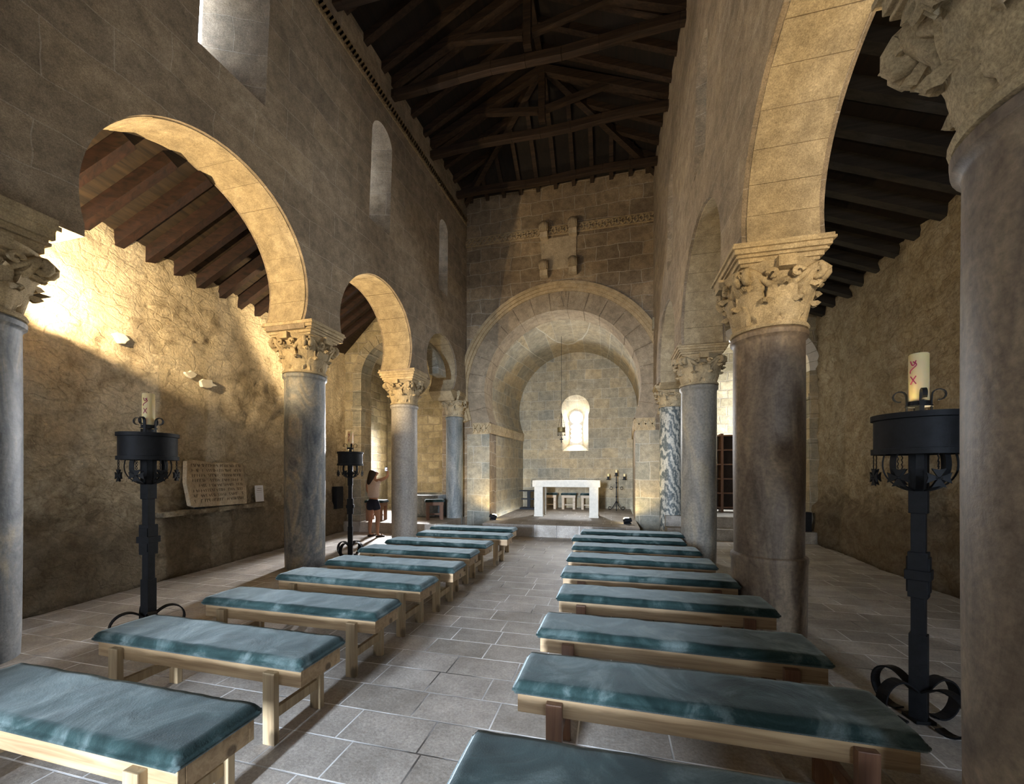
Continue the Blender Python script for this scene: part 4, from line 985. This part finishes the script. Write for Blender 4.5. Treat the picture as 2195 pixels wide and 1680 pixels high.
# wrought iron candelabrum
cb = empty('candelabrum', (0.16, 13.2, ZP), 'black wrought iron three-armed candelabrum right of the altar', 'candelabrum')
m = MB(); m.tube([(0, 0, 0.12), (0, 0, 1.12)], 0.016, 8)
for z in (0.45, 0.75, 0.90): m.sphere((0, 0, z), 0.028, 10, 6)
m.build('stem', M_iron, cb, smooth=50)
def scroll(pts, r): return MB().tube(pts, r, 6).build
for k, a in enumerate((0, PI)):
    ca = math.cos(a); m = MB()
    m.tube([(0, 0, 0.55)] + [(ca*0.10*(1-math.cos(t*PI)), 0, 0.55+0.30*t) for t in [i/8 for i in range(9)]] + [(ca*0.20, 0, 0.88), (ca*0.25, 0, 0.99)], 0.012, 6)
    m.tube([(ca*(0.17+0.06*(1-t*0.6)*math.cos(1.2+t*7)), 0, 0.72+0.06*(1-t*0.6)*math.sin(1.2+t*7)) for t in [i/14 for i in range(15)]], 0.009, 6)
    m.lathe([(0.001, 0), (0.065, 0.0), (0.072, 0.02), (0.066, 0.02), (0.001, 0.008)], 16, (ca*0.25, 0, 0.99), cap=False); m.lathe([(0.035, 0), (0.04, 0.10)], 12, (ca*0.25, 0, 1.0))
    m.build('arm', M_iron, cb, smooth=50)
m = MB(); m.lathe([(0.001, 0), (0.07, 0.0), (0.075, 0.02), (0.001, 0.01)], 16, (0, 0, 1.11), cap=False); m.lathe([(0.038, 0), (0.042, 0.10)], 12, (0, 0, 1.12)); m.build('cup', M_iron, cb, smooth=50)
for k in range(3):
    a = PI/2+k*2*PI/3+PI; ca, sa = math.cos(a), math.sin(a); pts = []
    for i in range(18):
        t = i/17
        if t < 0.55: q_ = t/0.55; rr = 0.24*q_; z = 0.30*(1-q_)**1.6+0.02
        else: q_ = (t-0.55)/0.45*PI*1.4; rr = 0.24+0.05*math.sin(q_); z = 0.07-0.05*math.cos(q_)
        pts.append((rr*ca, rr*sa, z))
    m = MB().tube(pts, 0.012, 6); m.build('foot', M_iron, cb, smooth=50)
for dx, dz, nm in ((-0.25, 1.09, 'left arm'), (0, 1.22, 'middle cup'), (0.25, 1.09, 'right arm')):
    o = MB().lathe([(0.03, 0), (0.03, 0.09), (0.026, 0.095)], 14).build('candle', M_wax, None, smooth=40); o.location = (0.16+dx, 13.2, ZP+dz); tag(o, 'short cream candle on the %s of the iron candelabrum' % nm, 'candle', 'candles on the candelabrum')
# floor floodlights
for x, y, rz, nm in ((-3.0, 9.98, -0.5, 'left'), (0.38, 9.95, 0.5, 'right')):
    f = empty('floodlight', (x, y, ZP), 'small black floor floodlight at the %s foot of the chancel arch' % nm, 'floodlight', 'floor floodlights', rz)
    m = MB(); m.box((0, 0, 0.085), (0.17, 0.12, 0.09), Matrix.Rotation(R(-25), 3, 'X')); hs = m.build('housing', M_iron, f, bevel=0.01)
    MB().box((0, 0.064, 0.115), (0.14, 0.008, 0.07), Matrix.Rotation(R(25), 3, 'X')).build('lens', M_led, hs)
    MB().bx(-0.09, 0.09, -0.02, 0.02, 0, 0.03).build('bracket', M_iron, f)
    l = bpy.data.lights.new('flood', 'SPOT'); l.energy = 22; l.color = (1.0, 0.76, 0.36); l.spot_size = R(110); l.spot_blend = 0.6; l.shadow_soft_size = 0.04
    o = bpy.data.objects.new('flood', l); C.objects.link(o); o.location = (x, y+0.12, ZP+0.15)
    tgt = Vector((-3.4, 11.6, 2.2)) if x < -1 else Vector((0.75, 11.6, 2.2)); o.rotation_euler = (tgt-o.location).to_track_quat('-Z', 'Y').to_euler()

# hanging votive crown
vy = 12.45; vx = -1.51
hc = empty('votive_crown', (vx, vy, 2.78), 'small hanging votive crown with pendants in front of the apse window', 'votive crown')
ztop = 3.78-0.06+2.07
MB().tube([(0, 0, 0.62), (0, 0, ztop-2.80)], 0.006, 6).build('chain', M_iron, hc)
m = MB()
for k in range(4):
    a = k*PI/2+0.3; m.tube([(0, 0, 0.62), (0.11*math.cos(a), 0.11*math.sin(a), 0.14)], 0.004, 5)
    for j in range(6):
        t = j/6; m.sphere((0.11*math.cos(a)*t, 0.11*math.sin(a)*t, 0.62-0.48*t), 0.009, 6, 4)
m.build('suspension_chain', M_iron, hc)
M_gold = plain('old_gold', (0.16, 0.13, 0.06), 0.5, 0.6, 0.5, 60, 0.3)
MB().lathe([(0.118, 0.0), (0.125, 0.0), (0.125, 0.14), (0.118, 0.14)], 28, cap=False).build('crown_band', M_gold, hc)
m = MB()
for k in range(10):
    a = k*PI/5; x, y = 0.12*math.cos(a), 0.12*math.sin(a); m.tube([(x, y, 0), (x, y, -0.09)], 0.004, 5); m.sphere((x, y, -0.10), 0.013, 6, 4)
m.build('pendant', M_iron, hc)
m = MB(); m.tube([(0, 0, 0.6), (0, 0, -0.16)], 0.003, 5); m.box((0, 0, -0.25), (0.03, 0.008, 0.17)); m.box((0, 0, -0.23), (0.11, 0.008, 0.03)); m.build('pendant_cross', M_iron, hc)

# plaque with four scroll corbels above the arch
pl = empty('plaque', (-1.37, 10.7, 6.98), 'square pale stone plaque above the chancel arch', 'plaque')
MB().bx(-0.47, 0.47, -0.035, 0.02, 0, 0.86).build('slab', M_slab, pl, bevel=0.008)
for i, (x, z, nm) in enumerate(((-0.385, 7.80, 'upper left'), (0.385, 7.80, 'upper right'), (-0.385, 6.78, 'lower left'), (0.385, 6.78, 'lower right'))):
    c = empty('corbel', (-1.37+x, 10.7, z), 'carved scroll corbel at the %s corner of the stone plaque' % nm, 'corbel', 'corbels around the plaque')
    m = MB(); r = 0.15
    prof = [(0.02, 0.0), (0.02, 0.17)]
    poly = [(0.05, 0.0), (-0.09, 0.0), (-0.11, 0.08), (-0.10, 0.13)]+[(-0.17+r*math.cos(a), 0.22+r*math.sin(a)) for a in [(-0.62+1.62*k/14)*PI*-1-0.0 for k in range(0)]]
    # plinth block and rolled head that leans forward
    MB().bx(-0.105, 0.105, -0.20, 0.02, 0.0, 0.15).build('block', M_slab, c, bevel=0.008)
    m = MB()
    for k in range(7):
        x0 = -0.12+0.24*k/7; rr = r*(0.62+0.38*math.sin((k+0.5)/7*PI))
        poly = [(-0.17+rr*math.cos(2*PI*j/20), 0.28+rr*math.sin(2*PI*j/20)) for j in range(20)]
        m.prism(poly, lambda a, b: (x0+0.002, a, b), lambda a, b: (x0+0.032, a, b))
    m.bx(-0.06, 0.06, -0.17, 0.02, 0.14, 0.30)
    m.build('scroll', M_arch2, c, smooth=40)

# ------------------------------------------------------------------ left aisle: inscribed slab, notice, ledge, patches
def wp(y, off=0.0): return (wlx(y)+off, y)
ang = math.atan(0.12)
lg = empty('inscribed_slab', (wlx(5.15)+0.10, 5.15, 0.985), 'broken pale stone slab with carved writing leaning on the left aisle wall', 'stone slab', rz=ang)
outl = [(-0.56, 0.05), (-0.50, 0.02), (0.50, 0.0), (0.52, 0.30), (0.47, 0.68), (0.30, 0.72), (-0.1, 0.70), (-0.40, 0.74), (-0.56, 0.72), (-0.60, 0.4)]
sl_o = MB().prism(outl, lambda a, b: (0.075-b*0.10, a, b), lambda a, b: (0.005-b*0.10, a, b)).build('slab', M_slab, lg, bevel=0.008)
M_ink = plain('incised_line', (0.13, 0.095, 0.06), 0.9, bump=0)
m = MB(); ru = random.Random(5)
for row in range(8):
    z = 0.09+row*0.078; y = -0.50
    while y < 0.44:
        if ru.random() < 0.85:
            x0 = 0.078-z*0.10; h = 0.042
            typ = ru.randint(0, 4)
            if typ in (0, 1, 3): m.box((x0, y, z+h/2), (0.003, 0.006, h))
            if typ in (1, 2): m.box((x0, y+0.012, z+h), (0.003, 0.024, 0.006))
            if typ in (2, 4): m.box((x0, y+0.012, z+h/2), (0.003, 0.006, h*1.1), Matrix.Rotation(0.5, 3, 'X'))
            if typ in (3, 4): m.box((x0, y+0.012, z+h/2), (0.003, 0.022, 0.006))
        y += ru.uniform(0.030, 0.045)
m.build('inscription', M_ink, sl_o)
o = MB().prism([(4.2, 0.90), (6.1, 0.90), (6.1, 0.975), (4.2, 0.975)], lambda a, b: (wlx(a)-0.1, a, b), lambda a, b: (wlx(a)+0.16, a, b)).build('stone_ledge', M_rub, bevel=0.01)
tag(o, 'narrow rough stone ledge under the inscribed slab', 'ledge')
for y, nm in ((4.78, 'left'), (5.50, 'right')):
    o = MB().bx(-0.03, 0.03, -0.06, 0.06, 0, 0.022).build('iron_cleat', M_iron); o.location = (wlx(y)+0.13, y, 0.975); o.rotation_euler = (0, 0, ang); tag(o, 'dark iron cleat under the %s end of the inscribed slab' % nm, 'cleat', 'cleats under the slab')
M_paper = plain('paper', (0.72, 0.72, 0.76), 0.6, bump=0, var=0.02)
pp = empty('notice', (wlx(6.03)+0.09, 6.03, 0.99), 'small white information sheet on the wall right of the inscribed slab', 'notice', rz=ang)
sheet = MB().box((0, 0, 0.15), (0.008, 0.20, 0.30), Matrix.Rotation(-0.08, 3, 'Y')).build('sheet', M_paper, pp)
m = MB()
for r_ in range(6): m.box((0.006-0.012+0.002*r_, 0, 0.07+0.035*r_), (0.004, 0.14-0.02*(r_ % 3), 0.006))
m.build('printed_lines', M_ink, sheet)
M_patch = plain('white_plaster', (0.66, 0.61, 0.50), 0.9, 0, 0.08, 10, 0.2)
for i, (y, z, s_, nm) in enumerate(((3.75, 3.27, 0.085, 'small white plaster patch high on the near part of the left aisle wall'), (4.72, 3.03, 0.07, 'white plaster patch, left of the pair in the middle of the left aisle wall'), (5.0, 2.95, 0.10, 'white plaster patch, right of the pair in the middle of the left aisle wall'))):
    ru = random.Random(i); poly = [(y+s_*(1.5 if i else 1)*ru.uniform(0.6, 1.2)*math.cos(2*PI*k/11), z+s_*0.8*ru.uniform(0.6, 1.2)*math.sin(2*PI*k/11)) for k in range(11)]
    o = MB().prism(poly, lambda a, b: (wlx(a)-0.02, a, b), lambda a, b: (wlx(a)+0.058, a, b)).build('plaster_patch', M_patch, bevel=0.01); tag(o, nm, 'plaster patch', 'plaster patches')

# stone basin, lattice cabinet in the chapels
for s in [o for o in C.objects if o.name.startswith('stool') and o.location.x < -4]:
    for ch in s.children:
        if not ch.name.startswith('cushion'):
            ch.data = ch.data.copy(); ch.data.materials[0] = M_brown
fb = MB().lathe([(0.30, 0.0), (0.44, 0.02), (0.50, 0.12), (0.53, 0.45), (0.55, 0.50), (0.55, 0.56), (0.50, 0.57), (0.47, 0.50), (0.42, 0.18), (0.001, 0.14)], 36, cap=False).build('stone_basin', M_mL4, None, smooth=40)
fb.location = (-5.15, 10.75, 0.26); fb.scale = (1.25, 1.25, 1.12); tag(fb, 'round grey stone basin in the left chapel beyond the columns', 'basin')
M_shelf = wood('dark_cabinet_wood', (0.10, 0.05, 0.028), (0.20, 0.10, 0.05), 2, 1.0, 0.5, False)
M_shelfb = plain('dark_cabinet_back', (0.035, 0.022, 0.015), 0.8)
cb = empty('cabinet', (3.0, 11.25, 0.5), 'tall dark wooden shelf cabinet in the right chapel', 'cabinet')
MB().bx(-0.75, 0.95, 0.20, 0.24, 0.05, 2.0).build('back_panel', M_shelfb, cb)
m = MB(); m.bx(-0.78, -0.72, -0.05, 0.24, 0, 2.02); m.bx(0.92, 0.98, -0.05, 0.24, 0, 2.02); m.bx(-0.27, -0.21, -0.06, 0.2, 0, 2.02); m.bx(0.35, 0.41, -0.06, 0.2, 0, 2.02); m.build('frame', M_shelf, cb, bevel=0.003)
for k in range(6): MB().bx(-0.72, 0.92, -0.03, 0.2, 0.10+0.37*k, 0.135+0.37*k).build('shelf', M_shelf, cb)
bx_ = MB().bx(-0.12, 0.12, -0.08, 0.08, 0, 0.42).build('wall_box', M_iron, None, bevel=0.01); bx_.location = (4.05, 9.9, 0.25); tag(bx_, 'small dark box at the foot of the far right pilaster', 'box')
bx_ = MB().bx(-0.02, 0.12, -0.12, 0.12, 0, 0.55).build('notice_board', M_iron, None, bevel=0.005); bx_.location = (wlx(8.6)+0.05, 8.6, 0.62); tag(bx_, 'small dark board on the wall behind the second iron stand', 'board')
# cable on the floor at the right
cb2 = MB().tube([(1.9, 4.95, 0.012), (1.75, 5.1, 0.012), (1.72, 5.35, 0.012), (1.80, 5.55, 0.012)], 0.008, 6).build('cable', M_iron); tag(cb2, 'thin black cable on the floor by the dark brown column', 'cable')

# ------------------------------------------------------------------ the woman taking a photograph
M_skin = plain('skin', (0.36, 0.19, 0.12), 0.5, 0, 0.05, 20, 0.05)
M_shirt = plain('pale_pink_top', (0.62, 0.48, 0.40), 0.8, 0, 0.08, 30, 0.15)
M_short = plain('navy_shorts', (0.012, 0.014, 0.03), 0.8, 0, 0.1, 30, 0.1)
M_hair = plain('dark_brown_hair', (0.02, 0.011, 0.008), 0.5, 0, 0.3, 50, 0.4)
def skin(name, pts, edges, mat, parent, sub=2, root=0):
    me = bpy.data.meshes.new(name); me.from_pydata([p[:3] for p in pts], edges, [])
    o = bpy.data.objects.new(name, me); C.objects.link(o)
    m = o.modifiers.new('s', 'SKIN'); m.use_smooth_shade = True; m.branch_smoothing = 0.6
    for i, p in enumerate(pts):
        rr = p[3] if isinstance(p[3], tuple) else (p[3], p[3]); me.skin_vertices[0].data[i].radius = rr
    me.skin_vertices[0].data[root].use_root = True
    o.modifiers.new('u', 'SUBSURF').levels = sub
    bpy.context.view_layer.update(); dg = bpy.context.evaluated_depsgraph_get()
    m2 = bpy.data.meshes.new_from_object(o.evaluated_get(dg)); o.modifiers.clear(); o.data = m2; m2.materials.append(mat)
    for p in m2.polygons: p.use_smooth = True
    o.parent = parent; return o
wm = empty('person', (-5.47, 8.36, 0), 'woman in pale top and dark shorts holding up a phone in the left aisle', 'person', rz=R(-8))
# local frame: +y is the way she faces, x to her right
B = [(0, 0, 0.88, (0.135, 0.10)), (0, 0.0, 1.02, (0.115, 0.085)), (0, 0.0, 1.17, (0.125, 0.09)), (0, -0.01, 1.30, (0.13, 0.08)), (0.0, 0.0, 1.375, (0.05, 0.05)), (0.01, 0.02, 1.43, (0.042, 0.045)),
     (0.015, 0.035, 1.50, (0.062, 0.075)), (0.02, 0.035, 1.57, (0.066, 0.08)),
     # legs 8..
     (-0.085, 0, 0.78, (0.088, 0.09)), (-0.10, 0.01, 0.60, 0.073), (-0.10, 0.02, 0.45, 0.052), (-0.10, 0.0, 0.32, 0.052), (-0.10, -0.01, 0.12, 0.032), (-0.10, 0.0, 0.05, (0.032, 0.04)), (-0.10, 0.12, 0.03, (0.035, 0.022)),
     (0.085, 0, 0.78, (0.088, 0.09)), (0.10, 0.01, 0.60, 0.073), (0.11, 0.02, 0.45, 0.052), (0.12, 0.0, 0.32, 0.052), (0.13, -0.01, 0.12, 0.032), (0.13, 0.0, 0.05, (0.032, 0.04)), (0.20, 0.10, 0.03, (0.035, 0.022)),
     # right arm raised 22..
     (0.15, 0.0, 1.335, 0.048), (0.24, 0.04, 1.36, 0.046), (0.335, 0.09, 1.42, 0.038), (0.30, 0.15, 1.50, 0.030), (0.255, 0.19, 1.565, 0.023),
     # left arm 27.. bent forward towards the waist
     (-0.15, 0.0, 1.325, 0.048), (-0.19, 0.01, 1.20, 0.04), (-0.20, 0.03, 1.06, 0.034), (-0.17, 0.12, 0.96, 0.027), (-0.14, 0.17, 0.92, 0.022),
     # nose and chin
     (0.06, 0.115, 1.505, 0.016)]
E_ = [(0,1),(1,2),(2,3),(3,4),(4,5),(5,6),(6,7),(0,8),(8,9),(9,10),(10,11),(11,12),(12,13),(13,14),(0,15),(15,16),(16,17),(17,18),(18,19),(19,20),(20,21),(3,22),(22,23),(23,24),(24,25),(25,26),(3,27),(27,28),(28,29),(29,30),(30,31),(6,32)]
body = skin('body', B, E_, M_skin, wm)
def fingers(base, dr, side, name):
    b = Vector(base); d = Vector(dr).normalized(); s_ = Vector(side).normalized(); n_ = d.cross(s_)
    pts = [(*(b), 0.020), (*(b+d*0.045), 0.022)]; ed = [(0, 1)]
    for k, (off, ln) in enumerate(((-0.027, 0.055), (-0.009, 0.068), (0.009, 0.064), (0.027, 0.048))):
        i = len(pts); p = b+d*0.055+s_*off; pts += [(*p, 0.009), (*(p+d*ln*0.5+n_*0.008), 0.0085), (*(p+d*ln*0.85+n_*0.028), 0.007)]; ed += [(1, i), (i, i+1), (i+1, i+2)]
    i = len(pts); p = b+d*0.015-s_*0.028; pts += [(*p, 0.010), (*(p+d*0.035-s_*0.012+n_*0.01), 0.009)]; ed += [(0, i), (i, i+1)]
    return skin(name, pts, ed, M_skin, wm, 1)
fingers((0.25, 0.195, 1.57), (-0.45, 0.2, 0.8), (0.6, 0.5, 0.3), 'right_hand')
fingers((-0.14, 0.17, 0.925), (0.3, 0.5, -0.6), (0.3, 0.2, 0.5), 'left_hand')
skin('top', [(0, 0, 0.90, (0.172, 0.125)), (0, 0, 1.03, (0.160, 0.118)), (0, 0, 1.17, (0.168, 0.12)), (0, -0.005, 1.29, (0.170, 0.112)), (0, 0.0, 1.345, (0.10, 0.075)), (0.155, 0.005, 1.325, 0.062), (0.20, 0.03, 1.335, 0.052), (-0.155, 0.0, 1.315, 0.062), (-0.18, 0.0, 1.26, 0.052)],
     [(0,1),(1,2),(2,3),(3,4),(3,5),(5,6),(3,7),(7,8)], M_shirt, wm)
skin('shorts', [(0, 0, 0.95, (0.155, 0.115)), (0, 0, 0.85, (0.175, 0.125)), (-0.09, 0, 0.74, (0.115, 0.115)), (-0.105, 0.01, 0.60, (0.105, 0.105)), (0.09, 0, 0.74, (0.115, 0.115)), (0.105, 0.01, 0.60, (0.105, 0.105))], [(0,1),(1,2),(2,3),(1,4),(4,5)], M_short, wm)
skin('hair', [(0.0, 0.01, 1.575, (0.085, 0.095)), (-0.02, -0.02, 1.50, (0.105, 0.095)), (-0.04, -0.05, 1.40, (0.115, 0.075)), (-0.07, -0.075, 1.30, (0.095, 0.055)), (-0.09, -0.08, 1.23, (0.045, 0.03))], [(0,1),(1,2),(2,3),(3,4)], M_hair, wm)
for sx, p1, p2 in ((-1, (-0.10, -0.04, 0.018), (-0.10, 0.15, 0.018)), (1, (0.11, -0.035, 0.018), (0.215, 0.125, 0.018))):
    a, b = Vector(p1), Vector(p2); m = MB(); m.beam(a, b, 0.085, 0.032); m.tube([a.lerp(b, 0.6)+Vector((-0.045, 0, 0)), a.lerp(b, 0.6)+Vector((0, 0, 0.055)), a.lerp(b, 0.6)+Vector((0.045, 0, 0))], 0.012, 6)
    m.build('sandal', M_hair, wm, bevel=0.008)
M_phone = plain('black_phone', (0.01, 0.01, 0.012), 0.3); M_screen = emit('phone_screen', (0.55, 0.7, 1.0), 1.2)
ph = empty('phone', (wm.location.x+0.235, wm.location.y+0.17, 1.60), 'small dark phone held up in the woman\'s raised hand', 'phone', rz=R(-8))
cs = MB().box((0, 0, 0), (0.075, 0.009, 0.10)).build('case', M_phone, ph, bevel=0.002); MB().box((0.0, -0.0052, 0), (0.060, 0.002, 0.075)).build('screen', M_screen, cs)
